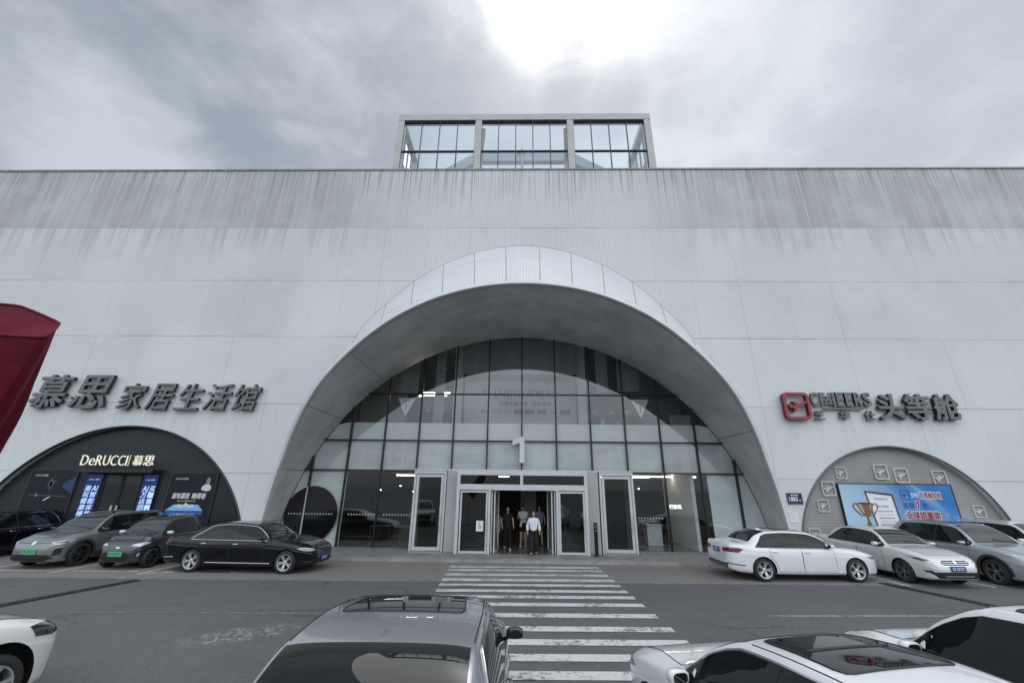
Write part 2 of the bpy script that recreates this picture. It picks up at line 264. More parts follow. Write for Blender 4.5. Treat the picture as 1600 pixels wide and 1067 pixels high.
# ------------------------------------------------------------------ geometry helpers
class MB:
    def __init__(s): s.v = []; s.f = []; s.mi = []
    def add(s, vs, fs, mi=0):
        o = len(s.v); s.v += [tuple(v) for v in vs]; s.f += [tuple(i + o for i in f) for f in fs]; s.mi += [mi] * len(fs); return s
    def box(s, x0, x1, y0, y1, z0, z1, mi=0):
        vs = [(x, y, z) for z in (z0, z1) for y in (y0, y1) for x in (x0, x1)]
        return s.add(vs, [(0, 2, 3, 1), (4, 5, 7, 6), (0, 1, 5, 4), (1, 3, 7, 5), (3, 2, 6, 7), (2, 0, 4, 6)], mi)
    def obox(s, c, ax, hx, hy, hz, mi=0):
        """oriented box: ax = (X, Y, Z) unit vectors"""
        c = Vector(c); vs = [c + ax[0] * (hx * i) + ax[1] * (hy * j) + ax[2] * (hz * k) for k in (-1, 1) for j in (-1, 1) for i in (-1, 1)]
        return s.add(vs, [(0, 2, 3, 1), (4, 5, 7, 6), (0, 1, 5, 4), (1, 3, 7, 5), (3, 2, 6, 7), (2, 0, 4, 6)], mi)
    def beam(s, a, b, wx, wz, mi=0):
        a = Vector(a); b = Vector(b); X = (b - a).normalized(); up = Vector((0, 0, 1)) if abs(X.z) < .95 else Vector((0, 1, 0)); Y = up.cross(X).normalized(); Z = X.cross(Y)
        return s.obox((a + b) / 2, (X, Y, Z), (b - a).length / 2, wx / 2, wz / 2, mi)
    def prism(s, pts, y0, y1, mi=0, side=None):
        """outline in x-z extruded between y0 (front) and y1"""
        k = len(pts); vs = [(x, y0, z) for x, z in pts] + [(x, y1, z) for x, z in pts]
        s.add(vs, [tuple(range(k)), tuple(range(2 * k - 1, k - 1, -1))], mi)
        s.add(vs, [(i, i + k, (i + 1) % k + k, (i + 1) % k) for i in range(k)], mi if side is None else side); return s
    def tube(s, pts, r, n=6, mi=0, closed=False):
        pts = [Vector(p) for p in pts]; k = len(pts); rr = r if hasattr(r, '__len__') else [r] * k; rings = []
        for i, p in enumerate(pts):
            a = pts[(i - 1) % k] if (closed or i > 0) else p; b = pts[(i + 1) % k] if (closed or i < k - 1) else p
            t = (b - a).normalized() if (b - a).length > 1e-9 else Vector((1, 0, 0))
            u = t.cross(Vector((0, 0, 1)) if abs(t.z) < .9 else Vector((1, 0, 0))).normalized(); v = t.cross(u)
            rings.append([p + (u * math.cos(j * 2 * math.pi / n) + v * math.sin(j * 2 * math.pi / n)) * rr[i] for j in range(n)])
        vs = [q for ring in rings for q in ring]; fs = []
        for i in range(k if closed else k - 1):
            for j in range(n):
                fs.append((i * n + j, i * n + (j + 1) % n, ((i + 1) % k) * n + (j + 1) % n, ((i + 1) % k) * n + j))
        if not closed: fs += [tuple(range(n - 1, -1, -1)), tuple((k - 1) * n + j for j in range(n))]
        return s.add(vs, fs, mi)
    def lathe(s, prof, n=32, axis='z', c=(0, 0, 0), mi=0):
        c = Vector(c); vs = []; fs = []; k = len(prof)
        for i in range(n):
            a = 2 * math.pi * i / n
            for r, h in prof:
                p = (r * math.cos(a), r * math.sin(a), h) if axis == 'z' else ((r * math.cos(a), h, r * math.sin(a)) if axis == 'y' else (h, r * math.cos(a), r * math.sin(a)))
                vs.append(c + Vector(p))
        for i in range(n):
            for j in range(k - 1): fs.append((i * k + j, ((i + 1) % n) * k + j, ((i + 1) % n) * k + j + 1, i * k + j + 1))
        return s.add(vs, fs, mi)
    def build(s, name, mats, parent=None, smooth=False, local=False, recalc=True):
        me = bpy.data.meshes.new(name); off = Vector((0, 0, 0))
        if parent is not None and not local: off = BASE.get(parent.name, Vector((0, 0, 0)))
        me.from_pydata([tuple(Vector(v) - off) for v in s.v], [], s.f)
        for mm in (mats if isinstance(mats, (list, tuple)) else [mats]): me.materials.append(mm)
        me.polygons.foreach_set('material_index', s.mi)
        if recalc:
            bm = bmesh.new(); bm.from_mesh(me); bmesh.ops.recalc_face_normals(bm, faces=bm.faces); bm.to_mesh(me); bm.free()
        if smooth: me.polygons.foreach_set('use_smooth', [True] * len(me.polygons))
        o = bpy.data.objects.new(name, me); COL.objects.link(o)
        if parent is not None: o.parent = parent; BASE[o.name] = off
        else: BASE[o.name] = Vector((0, 0, 0))
        return o
BASE = {}
def thing(name, label, cat, loc=(0, 0, 0), rz=0, group=None):
    o = bpy.data.objects.new(name, None); COL.objects.link(o); o.location = loc; o.rotation_euler = (0, 0, rz); o.empty_display_size = .2
    BASE[o.name] = Vector(loc); o['label'] = label; o['category'] = cat
    if group: o['group'] = group
    return o
def tag(o, label, cat, group=None):
    o['label'] = label; o['category'] = cat
    if group: o['group'] = group
    return o
def struct(o): o['kind'] = 'structure'; return o
def copy_tree(o, parent=None):
    c = o.copy(); COL.objects.link(c)
    if parent is not None: c.parent = parent
    for ch in list(o.children): copy_tree(ch, c)
    return c
def arc(cx, cz, r, a0, a1, k): return [(cx + r * math.sin(R(a0 + (a1 - a0) * i / k)), cz + r * math.cos(R(a0 + (a1 - a0) * i / k))) for i in range(k + 1)]
def interp(tab, x):
    if x <= tab[0][0]: return tab[0][1]
    for (a, b), (c, d_) in zip(tab, tab[1:]):
        if x <= c: return b + (d_ - b) * (x - a) / (c - a)
    return tab[-1][1]
_textcache = {}
def text_geo(s, bold=0.0, shear=0.0):
    """vertices / faces of a flat text block, normalised to its own bounding box (0..1), with its aspect"""
    key = (s, bold, shear)
    if key in _textcache: return _textcache[key]
    c = bpy.data.curves.new('text', 'FONT'); c.body = s; c.offset = bold; c.shear = shear; c.resolution_u = 3; c.fill_mode = 'FRONT'
    o = bpy.data.objects.new('text', c); COL.objects.link(o)
    me = bpy.data.meshes.new_from_object(o.evaluated_get(bpy.context.evaluated_depsgraph_get()))
    bm = bmesh.new(); bm.from_mesh(me); bmesh.ops.remove_doubles(bm, verts=bm.verts, dist=1e-4)
    bm.verts.ensure_lookup_table()
    vs = [v.co.copy() for v in bm.verts]; fs = [[v.index for v in f.verts] for f in bm.faces]
    be = [(e.verts[0].index, e.verts[1].index) for e in bm.edges if len(e.link_faces) == 1]
    bm.free(); bpy.data.meshes.remove(me); bpy.data.objects.remove(o); bpy.data.curves.remove(c)
    x0 = min(v.x for v in vs); x1 = max(v.x for v in vs); y0 = min(v.y for v in vs); y1 = max(v.y for v in vs)
    g = ([((v.x - x0) / (x1 - x0), (v.y - y0) / max(1e-6, y1 - y0)) for v in vs], fs, be, (x1 - x0) / max(1e-6, y1 - y0)); _textcache[key] = g; return g
def put_text(mb, s, x0, x1, z0, z1, y, depth, bold=0., shear=0., mi=0, side=None):
    """text facing -Y, front face at y-depth, back at y; fills the given box. Weight comes from shifted copies (the glyph outlines overlap, so they cannot be inflated)"""
    uv, fs, be, _ = text_geo(s, min(bold, 0.), shear); k = len(uv); b = max(0., bold) * (z1 - z0)
    shifts = [(0, 0)] if b <= 0 else [(-b, -b * .7), (b, -b * .7), (-b, b * .7), (b, b * .7), (0, 0)]
    for q, (sx, sz) in enumerate(shifts):
        P = [(x0 + b + (x1 - x0 - 2 * b) * u + sx, z0 + b * .7 + (z1 - z0 - 1.4 * b) * v + sz) for u, v in uv]; e = q * (.0012 if depth > .03 else .00015)
        if depth <= 0: mb.add([(a, y - e, c) for a, c in P], fs, mi); continue
        vs = [(a, y - depth - e, c) for a, c in P] + [(a, y - e, c) for a, c in P]
        mb.add(vs, fs + [[i + k for i in reversed(f)] for f in fs], mi); mb.add(vs, [(i, j, j + k, i + k) for i, j in be], mi if side is None else side)
    return mb

# ------------------------------------------------------------------ ground
SK = .033                                            # the road runs at a slight angle to the building
def yk(y0, x): return y0 + SK * x
def sheet(name, pts, z, m, thick=0):
    mb = MB()
    if thick: 
        k = len(pts); vs = [(x, y, z) for x, y in pts] + [(x, y, z - thick) for x, y in pts]
        mb.add(vs, [tuple(range(k))] + [(i, (i + 1) % k, (i + 1) % k + k, i + k) for i in range(k)])
    else: mb.add([(x, y, z) for x, y in pts], [tuple(range(len(pts)))])
    return struct(mb.build(name, m))
sheet('ground', [(-900, -900), (900, -900), (900, 900), (-900, 900)], -.004, mat('far_ground', (.11, .11, .11), .9))
sheet('road', [(-140, -60), (140, -60), (140, 60), (-140, 60)], 0, ASPHALT)
sheet('brick_pavement', [(-70, yk(14.02, -70)), (70, yk(14.02, 70)), (70, 18.6), (-70, 18.6)], .004, BRICK)
mb = MB(); X = .5
while X < 1: mb.beam((-70, yk(13.96, -70), .0), (70, yk(13.96, 70), .0), .12, .012); X += 1
struct(mb.build('kerb_strip', mat('flush_kerb', (.20, .19, .185), .75, noise=(2.5, .3))))
mb = MB(); mb.box(-11.2, 11.2, 17.32, 19.9, 0, .125)
struct(mb.build('entrance_step', STEP))
mb = MB(); mb.box(-11.25, 11.25, 17.14, 17.318, 0, .10); struct(mb.build('step_kerb', KERB))
# zebra crossing and lines
WHITE_LINE = marking_mat('road_white', (.66, .66, .65), 9., .05); WORN = marking_mat('road_white_worn', (.62, .62, .61), 7., .05); YEL = marking_mat('road_yellow_worn', (.36, .33, .22), 6., .09)
ys = [16.35, 15.76, 14.98, 14.2, 13.51, 12.8, 12.15, 11.43, 10.54, 9.62, 8.87, 8.15, 7.46, 6.7, 5.95, 5.2]
mb = MB()
for i, y in enumerate(ys):
    hw = .15 if i < 8 else .155
    z = .008
    x0 = -2.42 + .05 * (16.3 - y); x1 = 2.83 + .04 * (16.3 - y)
    pl = [(x0, y - .83 * SK + SK * x0 - hw), (x1, y - .83 * SK + SK * x1 - hw), (x1, y - .83 * SK + SK * x1 + hw), (x0, y - .83 * SK + SK * x0 + hw)]
    mb.add([(a, b, z) for a, b in pl], [(0, 1, 2, 3)])
struct(mb.build('zebra_crossing', WHITE_LINE))
mb = MB(); mb.add([(5.6, 10.74, .004), (13, 11.2, .004), (13, 11.32, .004), (5.6, 10.86, .004)], [(0, 1, 2, 3)]); struct(mb.build('yellow_lane_line', YEL))
mb = MB(); mb.add([(-12, 10.0, .004), (-4.3, 10.36, .004), (-4.3, 10.46, .004), (-12, 10.1, .004)], [(0, 1, 2, 3)]); struct(mb.build('lane_line', marking_mat('road_white_faded', (.28, .28, .28), 5., .16)))
mb = MB()
def pline(a, b, wd=.05):
    a = Vector((*a, .008)); b = Vector((*b, .008)); t = (b - a).normalized(); q = Vector((-t.y, t.x, 0)) * wd
    mb.add([a - q, b - q, b + q, a + q], [(0, 1, 2, 3)])
for xx in (-22.4, -19.7, -17.1, -14.58, -11.76, 11.7, 14.2, 16.9, 19.6): pline((xx, 14.15), (xx + .05, 18.2))
for a, b in ((-22.3, -19.9), (-19.5, -17.3), (-16.9, -14.9), (-14.2, -12.1), (-11.3, -9.0), (-10.2, -9.2)): pline((a, yk(14.95, a)), (b, yk(14.95, b)))
for a, b in ((-11.6, -10.4),): pline((a, 14.25), (b, 14.75))
struct(mb.build('parking_lines', WORN))
DRAIN = mat('drain_iron', (.03, .03, .031), .6, .4, noise=(6., .4), bump=(25., .8))
def drain(name, label, pts):
    mb = MB(); a, b = Vector((*pts[0], 0)), Vector((*pts[1], 0)); t = (b - a).normalized(); q = Vector((-t.y, t.x, 0))
    L = (b - a).length; nn = int(L / .5)
    fr = [a - q * .17, b - q * .17, b + q * .17, a + q * .17]; mb.add([(v.x, v.y, .006) for v in fr], [(0, 1, 2, 3)])
    for i in range(nn):
        p = a + t * (L * (i + .5) / nn); mb.obox((p.x, p.y, .010), (t, q, Vector((0, 0, 1))), L / nn * .46, .14, .006)
        for j in range(4): mb.obox(p + t * (L / nn * (.22 * j - .33)) + Vector((0, 0, .018)), (t, q, Vector((0, 0, 1))), .02, .12, .004)
    return tag(mb.build(name, DRAIN), label, 'drain')
drain('trench_drain', 'dark iron trench drain crossing the lane at the left, ahead of the green-plated cars', ((-12.2, 8.6), (-11.05, 13.35)))
drain('trench_drain', 'dark iron trench drain crossing the lane at the right, beside the pearl white saloon', ((11.2, 14.6), (12.6, 8.6)))

# ------------------------------------------------------------------ the shopping mall
B = thing('shopping_mall', 'huge white perforated-panel mall with an arched glass entrance and curved hood', 'building', (0, 18.5, 0))
FY = 18.5
OUT = [(0, 15.70), (4.8, 15.62), (9.5, 15.45), (14.7, 15.17), (19.4, 14.86), (23.5, 14.52), (27.5, 14.17), (34.3, 13.63), (38.5, 13.25), (41, 13.04), (44.5, 12.8), (55, 12.15), (65, 11.66), (75, 11.3), (84.24, 11.1)]
LIP = [(-1, 18.46), (1, 18.44), (2, 18.2), (3, 17.84), (4, 17.4), (5, 16.75), (6.45, 15.78), (8, 15.0), (9, 14.4), (9.95, 13.92), (11, 13.6)]
ACX, ACZ, AR = .12, -1.11, 11.06; TH = 84.24
def sm(tab, x, h=2.5): return (interp(tab, max(0, x - h)) + interp(tab, x) * 2 + interp(tab, x + h)) / 4
def outer(t): r = sm(OUT, abs(t)); return (ACX + r * math.sin(R(t)), ACZ + r * math.cos(R(t)))
def cyl(t, r=AR): return (ACX + r * math.sin(R(t)), ACZ + r * math.cos(R(t)))
def lipy(z): return (interp(LIP, z - .35) + 2 * interp(LIP, z) + interp(LIP, z + .35)) / 4
K = 120; TS = [-TH + 2 * TH * i / K for i in range(K + 1)]
DLc, DLr = (-17.5, -1.26), 6.33; DRc, DRr = (15.87, .08), 4.43
tl = math.degrees(math.acos(1.26 / 6.33)); domeL = arc(*DLc, DLr, -tl, tl, 64); domeR = arc(*DRc, DRr, -91, 91, 64)
outline = [(-60, 0)] + [(x, max(z, 0)) for x, z in domeL] + [(outer(t)[0], max(outer(t)[1], 0)) for t in TS] + [(x, max(z, 0)) for x, z in domeR] + [(60, 0), (60, 19.5), (-60, 19.5)]
mb = MB(); mb.prism(outline, FY, FY + .35); wall = mb.build('facade_wall', WHITE_PANEL, B)
mb = MB(); mb.box(-60, 60, FY - .05, FY + .6, 19.503, 19.60); mb.build('parapet_coping', mat('zinc_coping', (.25, .25, .25), .5, noise=(2., .3)), B)
mb = MB(); mb.box(-60, 60, 19.2, 70, 19.0, 19.2); mb.build('roof', ROOF, B)
mb = MB(); mb.box(-60.3, -60.002, FY + .36, 70, 0, 19.4); mb.box(60.002, 60.3, FY + .36, 70, 0, 19.4); mb.box(-60, 60, 70.01, 70.3, 0, 19.4); mb.build('rear_wall', WHITE_PANEL, B)
# hood over the entrance: a ruled surface from the facade curve out to the lip
mb = MB(); S = 8; vs = []; RT = .13
for t in TS:
    ox, oz = outer(t); lx, lz = cyl(t, AR + RT); ly = min(FY - .006, lipy(lz))
    for j in range(S + 1):
        f = j / S; bul = math.sin(math.pi * f) * .05
        vs.append((ox + (lx - ox) * f, FY - .004 + (ly - FY + .004) * f - bul * (FY - ly) * .2, oz + (lz - oz) * f + bul * (FY - ly) * .4))
fs = [(i * (S + 1) + j, (i + 1) * (S + 1) + j, (i + 1) * (S + 1) + j + 1, i * (S + 1) + j + 1) for i in range(K) for j in range(S)]
mb.add(vs, fs); hood = mb.build('entrance_hood', WHITE_PANEL, B, True)
mb = MB(); vs = []
for t in TS:
    a = cyl(t, AR + RT); b = cyl(t, AR); ya = min(FY - .006, lipy(a[1]))
    vs += [(a[0], ya - .012, a[1] + .01), (b[0], ya - .03, b[1]), (b[0], ya + .16, b[1] - .004)]
mb.add(vs, [(i * 3 + j, (i + 1) * 3 + j, (i + 1) * 3 + j + 1, i * 3 + j + 1) for i in range(K) for j in range(2)]); mb.build('hood_rim', RIM_WHITE, hood, False)
mb = MB(); vs = []
for t in TS:
    a = cyl(t); ya = min(FY - .006, lipy(a[1])) + .15
    for j in range(5): vs.append((a[0], ya + (19.9 - ya) * j / 4, a[1] - .002))
mb.add(vs, [(i * 5 + j, (i + 1) * 5 + j, (i + 1) * 5 + j + 1, i * 5 + j + 1) for i in range(K) for j in range(4)]); mb.build('soffit', SOFFIT, hood, True)
SEAM = mat('panel_joint', (.33, .335, .34), .6); SEAMD = mat('soffit_joint_dark', (.13, .13, .13), .6)
mb = MB()
for t in (-62, -48.5, -41, -35.5, -28.6, -22, -15.6, -9.3, -3.2, 3.2, 9.3, 15.6, 22, 28.6, 35.5, 41, 48.5, 62):
    ox, oz = outer(t); t2 = t * 1.03; lx, lz = cyl(t2, AR + RT); ly = lipy(lz)
    P = []
    for j in range(7):
        f = j / 6; bul = math.sin(math.pi * f) * .05; P.append((ox + (lx - ox) * f, FY + (ly - FY) * f - bul * (FY - ly) * .2 - .006, oz + (lz - oz) * f + bul * (FY - ly) * .4 + .004))
    mb.tube(P, .016, 4)
mb.tube([(outer(t)[0], FY - .008, outer(t)[1]) for t in TS if abs(t) < 60], .02, 4); mb.build('hood_joint', SEAM, hood)
mb = MB()
for t in (-78, -66.5, -52, -38, 57, 79):
    x, z = cyl(t, AR - .004); mb.tube([(x, lipy(z) + .16, z), (x, 19.8, z)], .012, 4)
mb.build('soffit_joint', SEAMD, hood)

# ---- curtain wall
GY = 19.85
XS = [.12 + 1.635 * i for i in range(-7, 8)]; ZS = [.125, 3.35, 4.72, 6.96, 10.2]
def ztop(x):
    q = AR ** 2 - (x - ACX) ** 2; return ACZ + math.sqrt(q) - .01 if q > 0 else -9
def clip(x0, x1, z0, z1, k=10):
    top = []; 
    lim = math.sqrt(max(0, AR ** 2 - (z0 - ACZ) ** 2)) - .012
    a = max(x0, ACX - lim); b = min(x1, ACX + lim)
    if b - a < .02: return None
    for i in range(k + 1):
        x = a + (b - a) * i / k; top.append((x, max(z0 + .001, min(z1, ztop(x)))))
    return [(a, z0), (b, z0)] + top[::-1]
cw_mb = MB()
for i, x in enumerate(XS):
    zt_ = ztop(x)
    if zt_ < .3: continue
    z0 = .125 if abs(x - .12) > 4.7 else 3.36
    cw_mb.box(x - .032, x + .032, GY - .06, GY + .10, z0, zt_)
for z in ZS[1:4]:
    lim = math.sqrt(AR ** 2 - (z - ACZ) ** 2)
    cw_mb.box(ACX - lim, ACX + lim, GY - .057, GY + .097, z - .03, z + .03)
curtain = cw_mb.build('curtain_wall', MULL, B)
for i in range(len(XS) - 1):
    for j in range(4):
        x0, x1, z0, z1 = XS[i] + .034, XS[i + 1] - .034, ZS[j] + .034, ZS[j + 1] - .034
        if j == 0 and -4.9 < (x0 + x1) / 2 < 5.1: continue
        pl = clip(x0, x1, z0, z1)
        if pl:
            mb = MB(); mb.add([(x, GY, z) for x, z in pl], [tuple(range(len(pl)))]); mb.build('glass_pane', GLASS, curtain)
def backing(name, m, x0, x1, z0, z1, y):
    mb = MB(); pl = clip(x0, x1, z0, z1, 40); mb.prism(pl, y, y + .01); return mb.build(name, m, curtain)
backing('window_film', FILM_HI, -11, 11, 4.75, 5.56, GY + .11)
for i in range(-6, 7):
    a, b = .12 + 1.635 * i, .12 + 1.635 * (i + 1)
    backing('window_film', FILM_D if i % 3 else FILM, a + .03, b - .03, 3.38, 4.69, GY + .13 + .012 * (i % 2))
lf = MB(); pl = [(-11, .13), (-7.99, .13), (-7.99, 3.32)] + [(x, z) for x, z in clip(-11, -7.99, .13, 3.32, 20)[2:]]
backing('window_film', FILM_HI, -11, -8.0, .13, 3.32, GY + .11)
for a, b in ((8.62, 9.90), (9.96, 11)): backing('window_film', FILM_HI, a, b, .62, 3.32, GY + .11)
backing('skirting_panel', BLACK, 8.5, 11, .13, .60, GY + .12)
mb = MB(); mb.prism(arc(-9.39, 1.42, 1.21, 0, 360, 48)[:-1], GY - .012, GY - .006); mb.build('round_window', GLOSSBLACK, curtain)
mb = MB(); mb.box(-9.72, -9.66, GY - .07, GY - .014, .13, 2.6); mb.build('round_window_bar', ALU, curtain)

# ---- entrance lobby box
V = MB(); VY = 18.35; VX0, VX1 = -2.63, 2.88
for a, b in ((VX0, VX0 + .13), (VX1 - .13, VX1)): V.box(a, b, VY, VY + .14, .125, 3.33)
V.box(VX0 + .13, VX1 - .13, VY, VY + .14, 3.15, 3.33); V.box(VX0 + .13, VX1 - .13, VY, VY + .14, 2.55, 2.78)
V.box(.05, .17, VY + .002, VY + .138, 2.78, 3.15)
for x in (-1.24, 1.60): V.box(x - .05, x + .05, VY + .002, VY + .138, .125, 2.55)
V.box(VX0, VX1, VY + .14, GY - .06, 3.22, 3.335); lobby = V.build('entrance_lobby', ALU, B)
for a, b in ((VX0 + .13, .05), (.17, VX1 - .13)):
    mb = MB(); mb.add([(a, VY + .07, 2.78), (b, VY + .07, 2.78), (b, VY + .07, 3.15), (a, VY + .07, 3.15)], [(0, 1, 2, 3)]); mb.build('transom_window', GLASS_DOOR, lobby)
mb = MB()
for x in (VX0 + .02, VX1 - .02): mb.add([(x, VY + .14, .125), (x, GY - .06, .125), (x, GY - .06, 3.22), (x, VY + .14, 3.22)], [(0, 1, 2, 3)])
mb.build('lobby_side_window', GLASS_DOOR, lobby)
def door(parent, cx, y, wd, z0, z1, hinge=0., fw=.07, handle=True, name='glass_door'):
    """framed glass leaf; hinge: rotation about its own vertical edge in degrees"""
    fr = MB(); gl_ = MB(); hd = MB(); c, s_ = math.cos(R(hinge)), math.sin(R(hinge))
    def T(mbx):
        mbx.v = [(cx + (vx) * c - vy * s_, y + (vx) * s_ + vy * c, vz) for vx, vy, vz in mbx.v]
    fr.box(0, fw, -.025, .025, z0, z1); fr.box(wd - fw, wd, -.025, .025, z0, z1); fr.box(fw, wd - fw, -.024, .024, z1 - fw, z1); fr.box(fw, wd - fw, -.024, .024, z0, z0 + fw * 1.25)
    gl_.add([(fw, 0, z0 + fw), (wd - fw, 0, z0 + fw), (wd - fw, 0, z1 - fw), (fw, 0, z1 - fw)], [(0, 1, 2, 3)])
    hd.tube([(wd - fw * .5, -.03, z0 + .7), (wd - fw * .5, -.075, z0 + .72), (wd - fw * .5, -.075, z0 + 1.3), (wd - fw * .5, -.03, z0 + 1.32)], .014, 8)
    for q in (fr, gl_, hd): T(q)
    d_ = fr.build(name, ALU, parent); gl_.build('glass_pane', GLASS_DOOR, d_)
    if handle: hd.build('door_handle', ALU, d_)
    return d_
door(lobby, -2.46, VY + .05, 1.15, .14, 2.52); door(lobby, 1.66, VY + .05, 1.08, .14, 2.52)
door(lobby, -1.14, VY + .12, 1.12, .14, 2.52, 82); door(lobby, -1.02, VY + .14, 1.12, .14, 2.52, 84)
door(lobby, 1.50, VY + .12, 1.12, .14, 2.52, 98); door(lobby, 1.38, VY + .14, 1.12, .14, 2.52, 96)
for a, b, c1, c2 in ((-4.62, -3.2, -3.16, -2.65), (3.50, 4.98, 2.9, 3.44)):
    mb = MB(); mb.box(a, a + .09, 18.98, GY + .08, .125, 3.33); mb.box(b - .09, b, 18.98, GY + .08, .125, 3.33); mb.box(a + .09, b - .09, 18.98, GY + .08, 3.2, 3.33)
    sd = mb.build('side_doorway', ALU, B); door(sd, a + .11, 19.02, b - a - .22, .14, 3.17, fw=.11)
    mb = MB(); mb.box(c1, c2, 18.95, GY + .1, .125, 3.33); mb.build('metal_pilaster', GREYMETAL, B)
mb = MB(); mb.box(-4.62, 4.98, 18.95, GY - .062, 3.333, 3.40); mb.build('entrance_cornice', ALU, B)

# ---- interior seen through the glass
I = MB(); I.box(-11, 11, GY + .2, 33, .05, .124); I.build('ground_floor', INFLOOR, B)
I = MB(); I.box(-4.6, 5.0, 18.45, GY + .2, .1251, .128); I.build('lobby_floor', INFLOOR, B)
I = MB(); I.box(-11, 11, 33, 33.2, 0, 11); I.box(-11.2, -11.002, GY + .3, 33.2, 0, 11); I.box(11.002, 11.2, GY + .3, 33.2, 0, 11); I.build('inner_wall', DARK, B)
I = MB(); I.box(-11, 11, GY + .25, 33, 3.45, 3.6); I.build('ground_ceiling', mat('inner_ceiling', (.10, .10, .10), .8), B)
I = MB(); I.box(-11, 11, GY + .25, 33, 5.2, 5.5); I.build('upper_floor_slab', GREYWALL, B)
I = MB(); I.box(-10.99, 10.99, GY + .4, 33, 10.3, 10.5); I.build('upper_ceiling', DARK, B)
I = MB(); I.box(-2.99, 3.05, 21.9, 22.05, 5.5, 8.1); disp = I.build('display_wall', INWHITE, B)
I = MB(); I.box(-2.99, 3.05, 21.88, 22.04, 8.1, 8.26); I.box(-2.99, 3.05, 22.3, 22.4, 8.26, 10.3); I.build('ceiling_beam', GREYWALL, B)
for x in (-3.25, 3.28):
    mb = MB(); mb.box(x - .22, x + .22, 21.2, 21.6, 5.5, 10.3); mb.build('inner_column', INWHITE, B)
for x0, x1 in ((-9, -6.4), (6.3, 9)):
    mb = MB(); mb.box(x0, x1, 23, 23.1, 5.5, 9.2); mb.build('partition', mat('partition_grey', (.26, .26, .265), .7), B)
for x0, x1, z0, z1 in ((-4.4, -3.9, 5.5, 10), (-3.0, 3.05, 8.28, 10.2), (4.0, 4.6, 7.3, 10), (-6.3, -5.3, 7.2, 9.5), (5.1, 6.2, 7.4, 9.6), (7.6, 8.6, 5.5, 6.2)):
    mb = MB(); mb.box(x0, x1, 20.9, 20.93, z0, z1)
    mb.build('curtain', film_mat('drape_grey', (.40, .40, .40), .5) if 'drape_grey' not in MATS else MATS['drape_grey'], B)
# lit strips inside, some of them added to brighten the rooms
LAMP = mat('lamp_strip_lit', (.9, .88, .8), .5, emit=(1, .93, .78), est=9.)
for x, y, z, L_ in ((-4.7, 21.9, 7.32, 1.5), (-4.6, 22.4, 7.6, 1.5), (7.3, 22.4, 3.3, 3.6), (-.9, 25.6, 3.3, .6), (-6.5, 28, 3.38, 3), (6.6, 27, 3.38, 3)):
    mb = MB(); mb.box(x - L_ / 2, x + L_ / 2, y - .04, y + .04, z - .05, z); mb.build('ceiling_or_added_strip_light', LAMP, B)
# ground-floor rooms
mb = MB(); mb.box(.1, .95, 24.5, 25.2, .125, 3.45); mb.build('hall_column', mat('hall_stone', (.40, .36, .30), .5, noise=(2., .15)), B)
mb = MB(); mb.box(-4.6, -1.6, 26, 26.15, .125, 3.45); mb.box(2.2, 5, 27, 27.15, .125, 3.45); mb.build('hall_panelling', DARKWOOD, B)
mb = MB(); mb.box(7.9, 8.05, 20.1, 24, .125, 3.45); mb.build('shop_partition', INWHITE, B)
mb = MB(); mb.box(-4.63, -4.55, 20.1, 26, .125, 3.45); mb.box(4.95, 5.03, 20.6, 26, .125, 3.45); mb.build('shop_partition', mat('partition_dark', (.07, .068, .066), .6), B)

# ---- rooftop glass lantern
SX0, SX1, SY0, SY1, SZ = -8.12, 8.48, 20.5, 24.6, 26.0
F = MB(); F.box(SX0, SX1, SY0, SY0 + .5, 25.5, SZ)
for x in (SX0, -2.98, 3.02, SX1 - .42): F.box(x, x + .42, SY0 + .02, SY0 + .45, 19.2, 25.5)
for x in (SX0, SX1 - .42): F.box(x, x + .42, SY1 - .4, SY1, 19.2, 25.5); F.box(x, x + .42, SY0 + .5, SY1, 25.55, 25.98)
lant = F.build('roof_lantern', BEIGE, B)
G_ = MB()
for a, b, k in ((SX0 + .42, -2.98, 4), (-2.56, 3.02, 5), (3.44, SX1 - .42, 4)):
    for i in range(k + 1):
        x = a + (b - a) * i / k; G_.box(x - .028, x + .028, SY0 + .10, SY0 + .22, 19.2, 25.5)
    for z in (23.0, 21.0): G_.box(a, b, SY0 + .102, SY0 + .258, z - .035, z + .035)
    G_.box(a, b, SY0 + .104, SY0 + .256, 25.38, 25.5)
for x in (SX0 + .2, SX1 - .2):
    for i in range(1, 4):
        y = SY0 + .4 + (SY1 - SY0 - .8) * i / 4; G_.box(x - .05, x + .05, y - .04, y + .04, 19.2, 25.5)
    G_.box(x - .05, x + .05, SY0 + .5, SY1 - .4, 22.95, 23.05)
G_.build('glazing_bar', MULL, lant)
for a, b in ((SX0 + .42, -2.98), (-2.56, 3.02), (3.44, SX1 - .42)):
    mb = MB(); mb.add([(a, SY0 + .18, 19.2), (b, SY0 + .18, 19.2), (b, SY0 + .18, 25.4), (a, SY0 + .18, 25.4)], [(0, 1, 2, 3)]); mb.build('lantern_glass', GLASS_SKY, lant)
for x in (SX0 + .2, SX1 - .2):
    mb = MB(); mb.add([(x, SY0 + .5, 19.2), (x, SY1 - .4, 19.2), (x, SY1 - .4, 25.5), (x, SY0 + .5, 25.5)], [(0, 1, 2, 3)]); mb.build('lantern_glass', GLASS_SKY, lant)
STEELB = mat('steel_blue_grey', (.20, .25, .30), .5)
F = MB()
F.beam((-3.2, 24.3, 25.9), (3.6, 24.3, 25.9), .4, .85); F.beam((-3.1, 24.3, 26.0), (-6.2, 24.3, 23.9), .4, .75); F.beam((3.5, 24.3, 26.0), (6.9, 24.3, 23.9), .4, .75)
